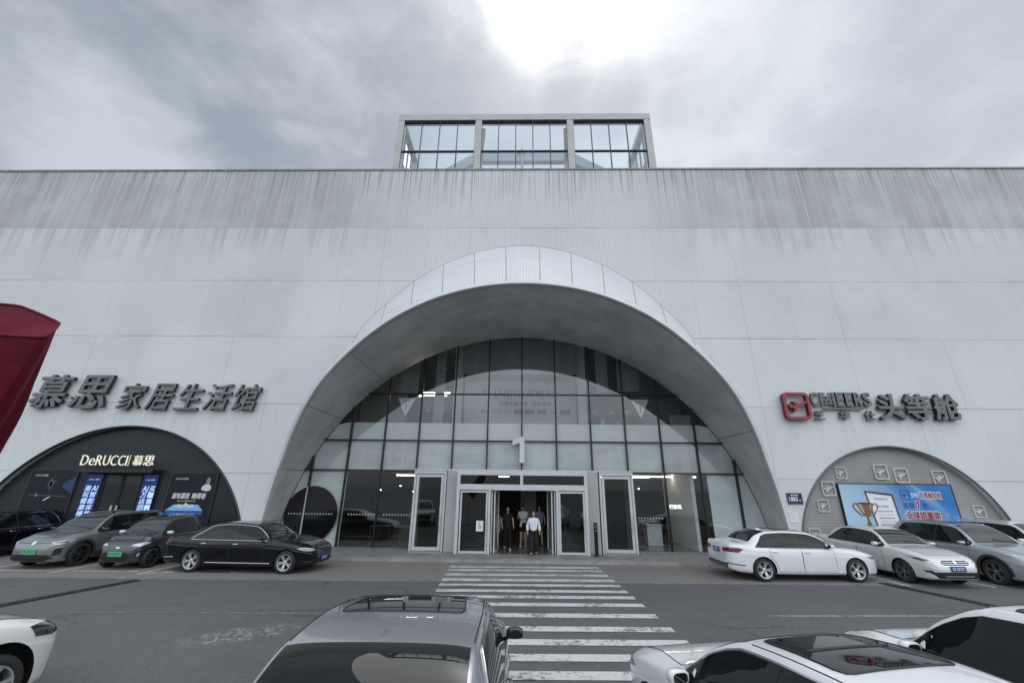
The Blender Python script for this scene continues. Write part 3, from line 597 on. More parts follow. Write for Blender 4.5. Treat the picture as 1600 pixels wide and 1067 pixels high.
F.beam((-3.0, 24.3, 25.6), (-2.5, 21.2, 25.3), .25, .4); F.beam((3.4, 24.3, 25.6), (3.0, 21.2, 25.3), .25, .4)
F.beam((-2.6, 24.1, 19.3), (-3.0, 24.1, 25.5), .3, .3); F.beam((3.4, 24.1, 19.3), (3.4, 24.1, 25.5), .3, .3)
F.build('lantern_truss', STEELB, lant)
mb = MB(); mb.tube([(.1, 24.0, 19.3), (.1, 24.0, 25.4), (.1, 24.0, 26.6)], [.09, .07, .05], 8); mb.box(-.28, .36, 23.98, 24.06, 26.1, 26.2); mb.build('lightning_mast', STEELB, lant)

# ---- shop fronts in the two round niches
LFY = FY + .22
mb = MB(); mb.prism([(x, max(z, .004)) for x, z in arc(*DLc, DLr - .001, -tl, tl, 64)], LFY, LFY + .1); shopL = mb.build('black_shopfront', SLATS, B)
mb = MB(); P = [(x, FY - .03, z) for x, z in arc(*DLc, DLr, -tl, tl, 64)]; mb.tube(P, .05, 6); mb.build('niche_trim', BLACK, shopL)
mb = MB(); mb.box(-18.2, -16.45, LFY - .03, LFY - .004, .004, 3.05); mb.build('entrance_recess', BLACK, shopL)
for x in (-18.16, -17.31):
    dL = door(shopL, x, LFY - .065, .82, .03, 3.0, 0, .05, False)
    dL.data.materials[0] = BLACK
    mb = MB(); hx = x + (.72 if x < -18 else .10); mb.box(hx - .03, hx + .03, LFY - .15, LFY - .10, .9, 1.75); mb.build('door_handle', ALU, dL)
mb = MB(); mb.box(-19.15, -15.75, LFY - .55, LFY - .004, 3.08, 3.22); mb.build('door_canopy', mat('canopy_black', (.018, .018, .02), .35), shopL)
mb = MB(); mb.prism([(x, max(z, .004)) for x, z in arc(*DRc, DRr - .001, -91, 91, 64)], LFY, LFY + .1); shopR = mb.build('louvred_niche', LOUVRE, B)
mb = MB(); P = [(x, FY - .02, z) for x, z in arc(*DRc, DRr, -91, 91, 64)]; mb.tube(P, .04, 6); mb.build('niche_trim', mat('trim_grey', (.13, .13, .13), .5), shopR)
# ------------------------------------------------------------------ signs and writing
def cells(sgn, chars, x0, x1, z0, z1, y, depth, mats, bold=.02, shear=.18, gap=.10, name='letter'):
    k = len(chars); wd = (x1 - x0) / (k + gap * (k - 1))
    for i, ch in enumerate(chars):
        a = x0 + i * wd * (1 + gap); mb = MB(); put_text(mb, ch, a, a + wd, z0, z1, y, depth, bold, shear, 0, 1 if len(mats) > 1 else 0); mb.build(name, mats, sgn)
LM = [LETTER, LETTER_SIDE]
s1 = thing('shop_sign', 'long row of dark grey italic Chinese letters above the black round shopfront', 'sign', (-17.2, FY, 5.8))
cells(s1, '慕思', -22.55, -18.9, 5.83, 7.40, FY - .10, .15, LM, .017, .20, .05)
cells(s1, '家居生活馆', -18.42, -11.85, 5.80, 7.02, FY - .10, .14, LM, .007, .20, .10)
mb = MB()
for i in range(8): mb.box(-22.2 + i * 1.42, -22.12 + i * 1.42, FY - .10, FY - .001, 6.3, 6.38)
mb.build('mounting_stud', BLACK, s1)
s2 = thing('shop_sign', 'dark grey letter sign led by a red framed aeroplane emblem, above the louvred niche', 'sign', (15.5, FY, 5.6))
def rrect(cx, cz, hw, hh, r, k=5):
    P = []
    for sx, sz, a0 in ((1, 1, 0), (1, -1, 90), (-1, -1, 180), (-1, 1, 270)):
        for i in range(k + 1):
            a = R(a0 + 90 * i / k); P.append((cx + sx * (hw - r) + r * math.sin(a), cz + sz * (hh - r) + r * math.cos(a)))
    return P
def ring(mb, po, pi, y0, y1, mi=0, side=0):
    k = len(po); vs = [(x, y, z) for y in (y0, y1) for P in (po, pi) for x, z in P]; fs = []
    for i in range(k):
        j = (i + 1) % k; fs.append((i, j, j + k, i + k)); sf = [(i, i + 2 * k, j + 2 * k, j), (i + k, j + k, j + 3 * k, i + 3 * k), (i + 2 * k, i + 3 * k, j + 3 * k, j + 2 * k)]
        mb.add(vs, [fs[-1]], mi); mb.add(vs, sf, side)
    return mb
PLANE = [(-.92, .06), (-.62, .22), (-.50, .06), (-.22, .02), (-.52, .44), (-.22, .46), (.30, .20), (.74, .42), (.96, .50), (.92, .32), (.30, -.06), (-.05, -.24), (-.30, -.60), (-.62, -.66), (-.38, -.28), (-.66, -.24), (-.92, -.12)]
def plane_pts(cx, cz, s): return [(cx + x * s, cz + z * s) for x, z in PLANE]
REDS = mat('sign_red_side', (.12, .012, .018), .5)
mb = MB(); ring(mb, rrect(12.29, 6.20, .57, .60, .2), rrect(12.29, 6.20, .45, .48, .12), FY - .30, FY - .1, 0, 1); mb.build('emblem_frame', [RED, REDS], s2)
mb = MB(); mb.prism(plane_pts(12.31, 6.2, .43), FY - .32, FY - .1, 0, 1); mb.build('aeroplane_emblem', [RED, REDS], s2)
xs = [13.05, 13.42, 14.13, 14.52, 14.93, 15.34, 15.70]
for ch, a, b in (('C', 13.02, 13.36), ('E', 14.16, 14.48), ('E', 14.55, 14.87), ('R', 14.94, 15.27), ('S', 15.33, 15.68)):
    mb = MB(); put_text(mb, ch, a, b, 6.22, 6.84, FY - .08, .10, .035, 0, 0, 1); mb.build('letter', LM, s2)
mb = MB()                                                  # the ornate H: two posts, a cross bar and layered bands
for a, b, c, d_ in ((13.45, 13.55, 6.2, 6.84), (14.0, 14.10, 6.2, 6.84), (13.55, 14.0, 6.46, 6.53), (13.60, 13.95, 6.62, 6.68), (13.56, 13.99, 6.30, 6.36), (13.64, 13.72, 6.36, 6.46), (13.83, 13.91, 6.36, 6.46), (13.62, 13.70, 6.74, 6.82), (13.85, 13.93, 6.74, 6.82), (13.74, 13.81, 6.53, 6.62)):
    mb.box(a, b, FY - .18, FY - .08, c, d_)
mb.build('letter', [LETTER], s2)
mb = MB(); mb.box(13.5, 15.25, FY - .17, FY - .08, 6.08, 6.14); mb.build('underline_bar', LETTER, s2)
for ch, a in (('芝', 13.02), ('华', 14.12), ('仕', 15.22)):
    mb = MB(); put_text(mb, ch, a, a + .48, 5.62, 6.03, FY - .08, .09, .03, .1, 0, 1); mb.build('letter', LM, s2)
cells(s2, '头等舱', 15.84, 19.36, 5.62, 6.78, FY - .08, .17, LM, .026, .04, .07)

s3 = thing('shop_sign', 'small cream lit lettering on the canopy over the black shopfront door', 'sign', (-17.5, LFY - .5, 3.2))
xx = -19.08
for ch, wd_, hh_ in (('D', .30, .42), ('e', .23, .29), ('R', .25, .42), ('U', .26, .42), ('C', .27, .42), ('C', .27, .42), ('I', .045, .42)):
    mb = MB(); put_text(mb, ch, xx, xx + wd_, 3.37, 3.37 + hh_, LFY - .45, .04, -.014, .0); mb.build('letter', CREAMLIT, s3); xx += wd_ + .068
mb = MB(); mb.add([(-16.94, LFY - .5, 3.34), (-16.915, LFY - .5, 3.34), (-16.915, LFY - .5, 3.82), (-16.94, LFY - .5, 3.82)], [(0, 1, 2, 3)]); mb.build('divider', CREAMLIT, s3)
cells(s3, '慕思', -16.78, -15.86, 3.38, 3.80, LFY - .45, .05, [CREAMLIT], -.004, .0, .12)
mb = MB()
for i in range(6): mb.box(-18.9 + i * .58, -18.87 + i * .58, LFY - .449, LFY - .43, 3.22, 3.42)
mb.build('sign_bracket', BLACK, s3)

PFACE = mat('poster_black', (.010, .010, .016), .5, 0, .3); PTEXT = mat('poster_white', (.62, .62, .66), .5); PBLUE = mat('poster_blue', (.02, .10, .34), .45); PBEAM = mat('poster_beam', (.02, .045, .13), .5); PBLUEL = mat('poster_light_blue', (.22, .48, .78), .4); PNAVY = mat('poster_navy', (.015, .04, .13), .35)
SKIN = mat('skin', (.52, .33, .25), .55); PGREY = mat('poster_grey', (.06, .062, .075), .4)
def panel(name, label, cat, x0, x1, z0, z1, y, face, rim=BLACK, depth=.05):
    t = thing(name, label, cat, ((x0 + x1) / 2, y, z0))
    mb = MB(); mb.box(x0, x1, y - depth, y, z0, z1); mb.build('face_panel', face, t)
    mb = MB(); e = .035; ring(mb, [(x0 - e, z0 - e), (x1 + e, z0 - e), (x1 + e, z1 + e), (x0 - e, z1 + e)], [(x0, z0), (x1, z0), (x1, z1), (x0, z1)], y - depth - .012, y); mb.build('poster_frame', rim, t)
    return t, y - depth
def line(t, yy, s, x0, x1, z0, z1, m, bold=.0, shear=0., name='text_line'): mb = MB(); put_text(mb, s, x0, x1, z0, z1, yy - .0005, .002, bold, shear); return mb.build(name, m, t)
def shape(t, yy, P, m, name='printed_shape', off=.003): mb = MB(); mb.prism(P, yy - off, yy - .0003); return mb.build(name, m, t)
FRAMEL = mat('poster_rim', (.05, .05, .055), .4, .3)
t, yy = panel('wall_poster', 'black poster with a sleeping figure in a blue beam, left of the black shop door', 'poster', -21.5, -19.45, .55, 3.17, LFY - .01, PFACE, FRAMEL)
line(t, yy, 'DeRUCCI慕思', -21.32, -20.75, 2.90, 2.99, PTEXT)
shape(t, yy, [(-19.95, 2.58), (-19.47, 2.95), (-19.47, 2.2), (-19.95, 2.48)], PBEAM)
shape(t, yy, [(-20.62, 2.75), (-20.5, 2.82), (-20.4, 2.72), (-20.28, 2.78), (-20.36, 2.6), (-20.42, 2.42), (-20.52, 2.35), (-20.62, 2.5)], PGREY, 'printed_figure'); shape(t, yy, [(-20.56, 2.66), (-20.46, 2.70), (-20.44, 2.5), (-20.53, 2.46)], PTEXT, 'printed_figure')
shape(t, yy, [(-21.3, 2.16), (-19.6, 2.10), (-19.6, 2.06), (-21.3, 2.12)], PGREY); shape(t, yy, [(-20.62, 1.92), (-20.38, 2.08), (-20.34, 2.05), (-20.56, 1.9)], PTEXT); shape(t, yy, [(-21.1, 2.12), (-20.98, 2.18), (-20.9, 2.14), (-20.96, 2.07)], PTEXT)
line(t, yy, '慕思', -21.28, -20.68, 1.22, 1.50, PTEXT, .03, .18); line(t, yy, '健康睡眠系统', -20.6, -19.68, 1.36, 1.52, PTEXT, .01, .18); line(t, yy, 'AI · 潮智能', -20.6, -20.0, 1.2, 1.3, PTEXT, .01, .18)
t, yy = panel('wall_poster', 'black poster with a blue mattress and a small figure, right of the black shop door', 'poster', -15.22, -13.2, .55, 3.10, LFY - .01, PFACE, FRAMEL)
line(t, yy, 'DeRUCCI慕思', -15.0, -14.45, 2.82, 2.91, PTEXT)
shape(t, yy, [(-13.78, 2.42), (-13.78, 2.52), (-13.7, 2.62), (-13.6, 2.66), (-13.5, 2.66), (-13.4, 2.6), (-13.36, 2.5), (-13.38, 2.40), (-13.55, 2.36)], PTEXT, 'printed_figure'); shape(t, yy, [(-13.62, 2.68), (-13.64, 2.82), (-13.58, 2.92), (-13.5, 2.92), (-13.45, 2.82), (-13.48, 2.68)], mat('print_skin', (.30, .22, .18), .5), 'printed_figure')
line(t, yy, '家有慕思', -14.98, -14.22, 2.05, 2.29, PTEXT, .03, .15); line(t, yy, '睡得香', -14.12, -13.5, 2.05, 2.29, PTEXT, .03, .15); line(t, yy, '真正的健康睡眠专家', -14.7, -13.9, 1.93, 1.99, PTEXT)
shape(t, yy, [(-15.12, 1.58), (-14.8, 1.82), (-13.75, 1.82), (-13.5, 1.58)], PBLUEL, 'printed_mattress'); shape(t, yy, [(-15.14, 1.16), (-15.12, 1.58), (-13.5, 1.58), (-13.52, 1.16)], PBLUE, 'printed_mattress')
for i in range(9): shape(t, yy, [(-14.85 + i * .12, 1.27), (-14.85 + i * .12, 1.48), (-14.80 + i * .12, 1.48), (-14.80 + i * .12, 1.27)], PBLUEL, 'printed_spring', .005)
shape(t, yy, [(-14.75, 1.72), (-14.6, 1.84), (-14.4, 1.80), (-14.3, 1.9), (-14.15, 1.80), (-14.0, 1.84), (-13.9, 1.72), (-14.1, 1.70), (-14.3, 1.74), (-14.5, 1.69)], PTEXT, 'printed_figure', .005)
BANNER = mat('screen_blue', (.01, .02, .08), .3, emit=(.004, .012, .07), est=.6); BTXT = mat('screen_text', (.45, .6, .9), .5, emit=(.42, .62, 1.), est=.4)
for lab, x0, x1, c1, c2 in (('narrow blue lit screen with two columns of letters, left of the black shop door', -18.95, -18.24, 'AI智能床垫', '潮玩健康睡眠'), ('narrow blue lit screen with two columns of letters, right of the black shop door', -16.4, -15.78, 'AI万店同步', '买一赠一享')):
    t, yy = panel('banner_screen', lab, 'screen', x0, x1, .5, 3.0, LFY - .045, BANNER)
    line(t, yy, 'DeRUCCI慕思', x0 + .12, x1 - .12, 2.76, 2.83, BTXT)
    for col, sx in ((c1, .34 if 'left' in lab else -.0), (c2, .0 if 'left' in lab else .34)):
        zz = 2.55
        if sx > 0: xa = x0 + .37
        else: xa = x0 + .06
        items = ['AI'] + list(col[2:]) if col.startswith('AI') else list(col)
        hh = .255
        for ch in items: line(t, yy, ch, xa, xa + .27, zz - hh + .03, zz, BTXT, .02, .1, 'letter'); zz -= hh

# advertising board in the louvred niche
def sky_print():
    m = bpy.data.materials.new('printed_blue_sky'); m.use_nodes = True; nt = m.node_tree; b = nt.nodes['Principled BSDF']; q = N(nt); p = q.pos(); x, y, z = q.sep(p)
    f = q.m('ADD', q.step(x, 13.6, 17.2), q.m('MULTIPLY', q.m('SUBTRACT', z, 2.2), .22)); c = q.mix(f, (.42, .60, .74), (.025, .17, .46)); s_ = q.noise(q.comb(q.m('ADD', x, z), 0, q.m('MULTIPLY', q.m('SUBTRACT', z, x), .2)), 1.1, 4)
    c = q.mix(q.m('MULTIPLY', q.step(s_, .48, .7), .5), c, (.35, .62, .84)); c = q.mix(q.m('MULTIPLY', q.step(z, 1.9, 1.1), .35), c, (.3, .62, .80)); q.put(b.inputs['Base Color'], c); b.inputs['Roughness'].default_value = .3; return m
t, yy = panel('advertising_board', 'wide blue billboard with trophy, certificate and Chinese slogan in the grey niche', 'billboard', 13.52, 18.18, .55, 2.96, LFY - .02, sky_print(), BLACK, .09)
GOLD = mat('print_bronze', (.22, .11, .06), .4); GOLDL = mat('print_gold', (.52, .36, .24), .4); WOODP = mat('print_frame_red', (.10, .028, .022), .4); PAPER = mat('print_paper', (.62, .66, .68), .5); REDT = mat('print_red', (.30, .03, .05), .4); NAVT = mat('print_navy', (.02, .07, .26), .4); WHT = mat('print_white', (.8, .82, .84), .5)
cert = lambda o, s_: [(14.52 + o, 2.70 - o), (15.68 - o, 2.58 - o), (15.80 - o * .6, .60 + o), (14.80 + o * .6, .58 + o)]
shape(t, yy, cert(0, 0), WOODP, 'printed_certificate'); shape(t, yy, cert(.075, 0), PAPER, 'printed_certificate', .005); shape(t, yy, cert(.13, 0), WHT, 'printed_certificate', .007)
yc = yy - .007
line(t, yc, '市场地位确认证书', 14.84, 15.42, 2.34, 2.43, PGREY); line(t, yc, '连续七年全球销量第一', 14.92, 15.42, 2.06, 2.13, PGREY)
for i in range(5): line(t, yc, '销量确认函全球功能沙发品牌', 14.9, 15.5, 1.88 - i * .13, 1.93 - i * .13, PTEXT if i % 2 else PGREY)
shape(t, yc, arc(15.42, 1.12, .12, 0, 360, 20)[:-1], PTEXT, 'printed_seal')
TX, TZ, TS_ = 14.42, 1.42, .78
prof_ = [(.40, 1.0), (.395, .9), (.36, .74), (.29, .58), (.19, .45), (.10, .37), (.06, .28), (.055, .12), (.10, .03), (.13, -.04), (.10, -.10), (.12, -.2), (.22, -.28), (.26, -.34), (.26, -.62), (.30, -.66), (.30, -.9)]
cup = [(a, b_) for a, b_ in prof_] + [(-a, b_) for a, b_ in reversed(prof_)]
shape(t, yy, [(TX + x * TS_, TZ + z * TS_) for x, z in cup], GOLD, 'printed_trophy', .010)
shape(t, yy, [(TX + x * TS_, TZ + z * TS_) for x, z in ((-.34, .97), (-.20, .97), (-.10, .5), (-.20, .56), (-.30, .74))], GOLDL, 'printed_trophy', .0125); shape(t, yy, [(TX + x * TS_, TZ + z * TS_) for x, z in ((.24, .97), (.33, .97), (.29, .74), (.22, .62))], GOLDL, 'printed_trophy', .0125)
shape(t, yy, [(TX + .40 * TS_ * math.cos(a * .3142), TZ + (1.0 + .05 * math.sin(a * .3142)) * TS_) for a in range(20)], mat('print_dark_bronze', (.07, .03, .018), .4), 'printed_trophy', .0125)
shape(t, yy, [(TX + x * TS_, TZ + z * TS_) for x, z in ((-.26, -.36), (.26, -.36), (.26, -.60), (-.26, -.60))], mat('print_black_base', (.03, .02, .02), .4), 'printed_trophy', .0125)
for sx in (-1, 1):
    pts_ = [(.37, .90), (.46, .99), (.56, 1.0), (.63, .92), (.63, .80), (.56, .68), (.46, .58), (.38, .48), (.28, .42), (.16, .40)]
    mb = MB(); mb.tube([(TX + sx * a * TS_, yy - .010, TZ + z * TS_) for a, z in pts_], .024, 6); mb.build('printed_trophy', GOLD, t)
tx = lambda a: 15.98 + (a - 16.62) * 1.2
mb = MB(); ring(mb, rrect(16.18, 2.54, .19, .19, .06), rrect(16.18, 2.54, .16, .165, .045), yy - .006, yy); mb.prism(plane_pts(16.18, 2.54, .14), yy - .006, yy - .0004); mb.build('printed_emblem', NAVT, t)
line(t, yy, '芝华仕', 16.42, 16.74, 2.44, 2.64, WHT, .02); line(t, yy, '头等舱沙发', 16.76, 17.70, 2.38, 2.70, WHT, .05); line(t, yy - .004, '头等舱沙发', 16.78, 17.68, 2.41, 2.67, REDT, .02)
line(t, yy, '连续', 15.98, 16.46, 2.02, 2.26, NAVT, .025); line(t, yy, '7', 16.52, 16.72, 2.0, 2.34, WHT, .09); line(t, yy - .004, '7', 16.54, 16.70, 2.02, 2.32, REDT, .05); line(t, yy, '年', 16.78, 17.0, 2.02, 2.26, NAVT, .025)
line(t, yy, '全球销量第一', 15.96, 17.72, 1.58, 1.95, WHT, .06); line(t, yy - .004, '全球销量第一', 15.99, 17.69, 1.61, 1.92, REDT, .03)
line(t, yy, '的功能沙发品牌', 16.0, 17.3, 1.33, 1.51, NAVT, .025)
# small emblem plates round the board
ic = None
for lab, x, z, s_ in (('small white aeroplane emblem, highest on the left of the louvred niche', 13.82, 3.40, .23), ('white aeroplane emblem left of the pair above the billboard', 15.52, 3.46, .29), ('white aeroplane emblem right of the pair above the billboard', 16.34, 3.32, .29), ('white aeroplane emblem over the right corner of the billboard', 17.92, 3.24, .29), ('white aeroplane emblem beside the top left corner of the billboard', 13.13, 2.76, .28), ('small white aeroplane emblem left of the billboard, at half its height', 12.76, 2.08, .23), ('small white aeroplane emblem alone right of the billboard', 19.12, 1.94, .23), ('small white aeroplane emblem lowest of all, behind the white saloon', 12.16, .96, .24)):
    if ic is None:
        ic = thing('wall_emblem', lab, 'emblem', (x, LFY, z), 0, 'white aeroplane emblems in the louvred niche'); BASE[ic.name] = Vector((0, 0, 0))
        mb = MB(); ring(mb, rrect(0, 0, 1, 1, .26), rrect(0, 0, .86, .86, .2), -.25, -.002); mb.build('emblem_frame', ICON, ic)
        mb = MB(); mb.prism(plane_pts(0, 0, .74), -.22, -.002); mb.build('aeroplane_shape', ICON, ic); o = ic
    else: o = copy_tree(ic)
    o.location = (x, LFY - .005, z); o.scale = (s_, s_ * .8, s_ * 1.05); o['label'] = lab
# house number plate
t, yy = panel('house_number_plate', 'dark blue house number plate reading 1883 beside the arch foot', 'sign', 11.22, 11.78, 2.17, 2.54, FY - .005, mat('plate_navy', (.012, .016, .075), .35), mat('plate_rim', (.10, .10, .14), .4), .02)
line(t, yy, '1883', 11.27, 11.62, 2.25, 2.42, WHT, .02); [shape(t, yy, [(11.36 + i * .08, 2.46), (11.36 + i * .08, 2.51), (11.41 + i * .08, 2.51), (11.41 + i * .08, 2.46)], WHT, 'street_name_mark') for i in range(4)]; line(t, yy, '号', 11.66, 11.75, 2.24, 2.32, WHT)
t, yy = panel('wall_notice', 'small faded white notice on the wall under the blue number plate', 'notice', 11.16, 11.44, 1.48, 1.80, FY - .003, mat('notice_white', (.66, .68, .67), .5), RIM_WHITE, .008)
shape(t, yy, [(11.22, 1.56), (11.30, 1.72), (11.38, 1.56)], PTEXT)
# white entrance numeral
mb = MB(); mb.prism([(.02, 3.73), (.24, 3.73), (.24, 4.90), (.05, 4.90), (-.31, 4.72), (-.31, 4.50), (.02, 4.62)], GY - .34, GY - .07); tag(mb.build('entrance_numeral', mat('numeral_white', (.78, .79, .84), .4)), 'white block numeral 1 hung in the middle of the glass arch', 'number')
# triangular hanging signs behind the upper panes
for lab, xc in (('white triangular warning sign hanging behind the upper glass, left of the arch centre', -5.56), ('white triangular warning sign hanging behind the upper glass, right of the arch centre', 5.87)):
    t = thing('hanging_sign', lab, 'sign', (xc, GY + .08, 5.9), 0, 'triangular signs behind the upper glass')
    mb = MB(); mb.prism([(xc - .43, 6.77), (xc + .43, 6.77), (xc, 5.88)], GY + .07, GY + .09); mb.build('sign_face', mat('warning_white', (.94, .94, .92), .5), t)
    mb = MB(); mb.box(xc - .025, xc + .025, GY + .062, GY + .0695, 6.22, 6.50); mb.box(xc - .025, xc + .025, GY + .062, GY + .0695, 6.13, 6.18); mb.build('exclamation_mark', BLACK, t)
    mb = MB(); put_text(mb, '正大厅', xc - .2, xc + .2, 6.58, 6.68, GY + .069, .004); mb.build('text_line', BLACK, t)
# lettering on the display wall
t = thing('wall_lettering', 'grey shop name and partner plates on the white wall behind the upper glass', 'sign', (0, 21.9, 6.3)); yy = 21.9
GT = mat('lettering_grey', (.13, .13, .13), .5)
mb = MB(); put_text(mb, 'ENGNI', -1.35, .12, 7.22, 7.66, yy, .02, -.014); mb.build('lettering', GT, t)
mb = MB(); put_text(mb, '英格尼', .35, 1.85, 7.22, 7.66, yy, .02, -.008); mb.build('lettering', GT, t)
mb = MB(); mb.box(.2, .23, yy - .02, yy, 7.2, 7.7); mb.box(-2.0, -1.8, yy - .02, yy, 7.5, 7.72); mb.build('divider', GT, t)
mb = MB(); put_text(mb, '同著全屋定制 · 整套美学', -1.08, 1.7, 6.83, 7.03, yy, .01, .01); mb.build('text_line', GT, t)
mb = MB(); put_text(mb, '联合品牌', -2.08, -.95, 6.39, 6.58, yy, .01, .01); mb.build('text_line', GT, t)
for x0, x1, m_ in ((-.3, .18, mat('plate_red', (.35, .05, .06), .5)), (.27, .8, GT), (.94, 1.45, GT), (2.17, 2.72, mat('plate_maroon', (.2, .04, .05), .5))):
    mb = MB(); mb.box(x0, x1, yy - .015, yy, 6.36, 6.60); mb.build('brand_plate', m_, t)
mb = MB(); put_text(mb, 'IKON', -.86, -.42, 6.42, 6.52, yy, .01); put_text(mb, 'mila', 1.58, 2.0, 6.38, 6.52, yy, .01); mb.build('text_line', GT, t)
# wheelchair notice on the left entrance door
t, yy = panel('accessibility_notice', 'small white and blue wheelchair notice on the left entrance door', 'notice', -1.72, -1.5, 1.0, 1.32, VY + .022, mat('notice_pale', (.72, .76, .80), .4), WHT, .006)
mb = MB(); mb.tube([(-1.63, yy - .004, 1.24), (-1.62, yy - .004, 1.16), (-1.57, yy - .004, 1.15), (-1.55, yy - .004, 1.08)], .012, 5); mb.tube([(-1.61 + .05 * math.cos(a / 10 * 6.28), yy - .004, 1.10 + .05 * math.sin(a / 10 * 6.28)) for a in range(10)], .009, 5, closed=True); mb.lathe([(.001, -.004), (.018, -.003), (.018, .0)], 10, 'y', (-1.63, yy - .004, 1.28)); mb.build('wheelchair_symbol', mat('notice_blue', (.03, .12, .4), .4), t)
# frosted dot strips on the ground-floor glass
DOT = mat('frost_dot', (.55, .57, .57), .6)
for a, b in ((-10.4, -8.4), (-7.7, -6.5), (-6.1, -4.9), (5.3, 6.4)):
    mb = MB(); x = a
    while x < b: mb.box(x, x + .05, GY - .020 if a < -8 else GY - .004, GY - .014 if a < -8 else GY - .001, 1.42, 1.48); x += .13
    mb.build('safety_dots', DOT, curtain)
# slim black post beside the entrance
t = thing('access_post', 'slim black ticket post standing right of the entrance doors', 'post', (3.1, 18.2, .125))
mb = MB(); mb.box(3.03, 3.17, 18.14, 18.26, .125, 1.36); mb.build('post_body', GLOSSBLACK, t); mb = MB(); mb.box(2.98, 3.22, 18.08, 18.32, .125, .15); mb.build('base_plate', BLACK, t)
mb = MB(); mb.box(3.05, 3.15, 18.133, 18.139, 1.15, 1.30); mb.build('reader_panel', PGREY, t); mb = MB(); mb.lathe([(.001, -.006), (.02, -.005), (.02, 0)], 12, 'y', (3.1, 18.139, 1.06)); mb.build('push_button', ALU, t)
# added pendant lamps, lit points put behind the dark glass
for i, (x, y, z) in enumerate(((-7.0, 21.9, 2.5), (-6.2, 22.6, 2.7), (-5.3, 21.8, 2.45), (5.7, 22.2, 2.55), (6.3, 23.0, 2.7))):
    t = thing('added_pendant_lamp', ('added small lit pendant lamp in the left showroom, nearest the round window', 'added small lit pendant lamp in the left showroom, middle and furthest in', 'added small lit pendant lamp in the left showroom, nearest the side door', 'added small lit pendant lamp in the right shop, nearest the side door', 'added small lit pendant lamp in the right shop, above the white counter')[i], 'lamp', (x, y, z), 0, 'added pendant lamps inside the shops')
    mb = MB(); mb.lathe([(.02, .16), (.05, .13), (.10, .02), (.105, 0), (.09, .0)], 16, 'z', (x, y, z)); mb.build('added_lamp_shade', BLACK, t, True); mb = MB(); mb.tube([(x, y, z + .15), (x, y, 3.45)], .008, 5); mb.build('added_lamp_cord', BLACK, t)
    mb = MB(); mb.lathe([(.001, -.05), (.035, -.03), (.04, 0), (.03, .03), (.001, .04)], 12, 'z', (x, y, z)); mb.build('added_lamp_bulb', LAMP, t, True)
# ---- display goods behind the glass
def shelf(name, label, x0, x1, y, z0, z1, rows, group=None):
    t = thing(name, label, 'shelf', ((x0 + x1) / 2, y, z0)); m_ = mat('shelf_dark', (.045, .04, .038), .5)
    mb = MB(); mb.box(x0, x1, y + .32, y + .35, z0, z1); mb.build('back_panel', m_, t)
    for i in range(rows + 1):
        zz = z0 + (z1 - z0) * i / rows; mb = MB(); mb.box(x0 + .031, x1 - .031, y, y + .319, zz - .015, zz + .015); mb.build('shelf_board', m_, t)
    for x in (x0, x1 - .03): mb = MB(); mb.box(x, x + .03, y, y + .319, z0, z1); mb.build('side_panel', m_, t)
    return t
shelf('display_shelf', 'dark shelf with white vases behind the upper glass, left of the lettered wall', -5.3, -3.5, 21.5, 5.52, 7.2, 2)
shelf('display_shelf', 'dark shelf with white ornaments behind the upper glass, right of the lettered wall', 3.6, 6.0, 21.5, 5.52, 7.1, 2)
CER = mat('ceramic_white', (.74, .73, .71), .3)
VP = [(.001, 0), (.08, .0), (.12, .08), (.11, .18), (.05, .27), (.04, .33), (.055, .36)]; BP = [(.001, 0), (.06, 0), (.16, .07), (.20, .15), (.19, .155), (.15, .08), (.001, .03)]; JP = [(.001, 0), (.09, 0), (.10, .03), (.10, .2), (.085, .23), (.06, .24)]
for i, (lab, x, z, pr, nm, s_) in enumerate((('white bowl on the upper board of the left display shelf', -4.15, 6.375, BP, 'ceramic_bowl', 1.2), ('squat white jar at the left end of the left display shelf', -4.95, 5.535, JP, 'ceramic_jar', 1.1), ('white bulb vase low in the middle of the left display shelf', -4.35, 5.535, VP, 'ceramic_vase', .9), ('white bulb vase low at the right end of the left display shelf', -3.75, 5.535, VP, 'ceramic_vase', 1.), ('white jar on the upper board of the left display shelf, beside the bowl', -4.85, 6.375, JP, 'ceramic_jar', .8), ('tall white bulb vase low on the right display shelf', 4.35, 5.535, VP, 'ceramic_vase', 1.5), ('second white vase low on the right display shelf, nearer the triangle sign', 5.15, 5.535, VP, 'ceramic_vase', 1.2), ('flat white bowl on the upper board of the right display shelf', 3.95, 6.325, BP, 'ceramic_bowl', .9), ('white jar on the upper board of the right display shelf, near its middle', 4.85, 6.325, JP, 'ceramic_jar', .8), ('white bowl at the far right end of the right display shelf', 5.65, 6.325, BP, 'ceramic_bowl', 1.1))):
    mb = MB(); mb.lathe([(r * s_, h * s_) for r, h in pr], 20, 'z', (x, 21.62, z)); tag(mb.build(nm, CER, None, True), lab, nm.split('_')[1], 'white ceramics on the display shelves')
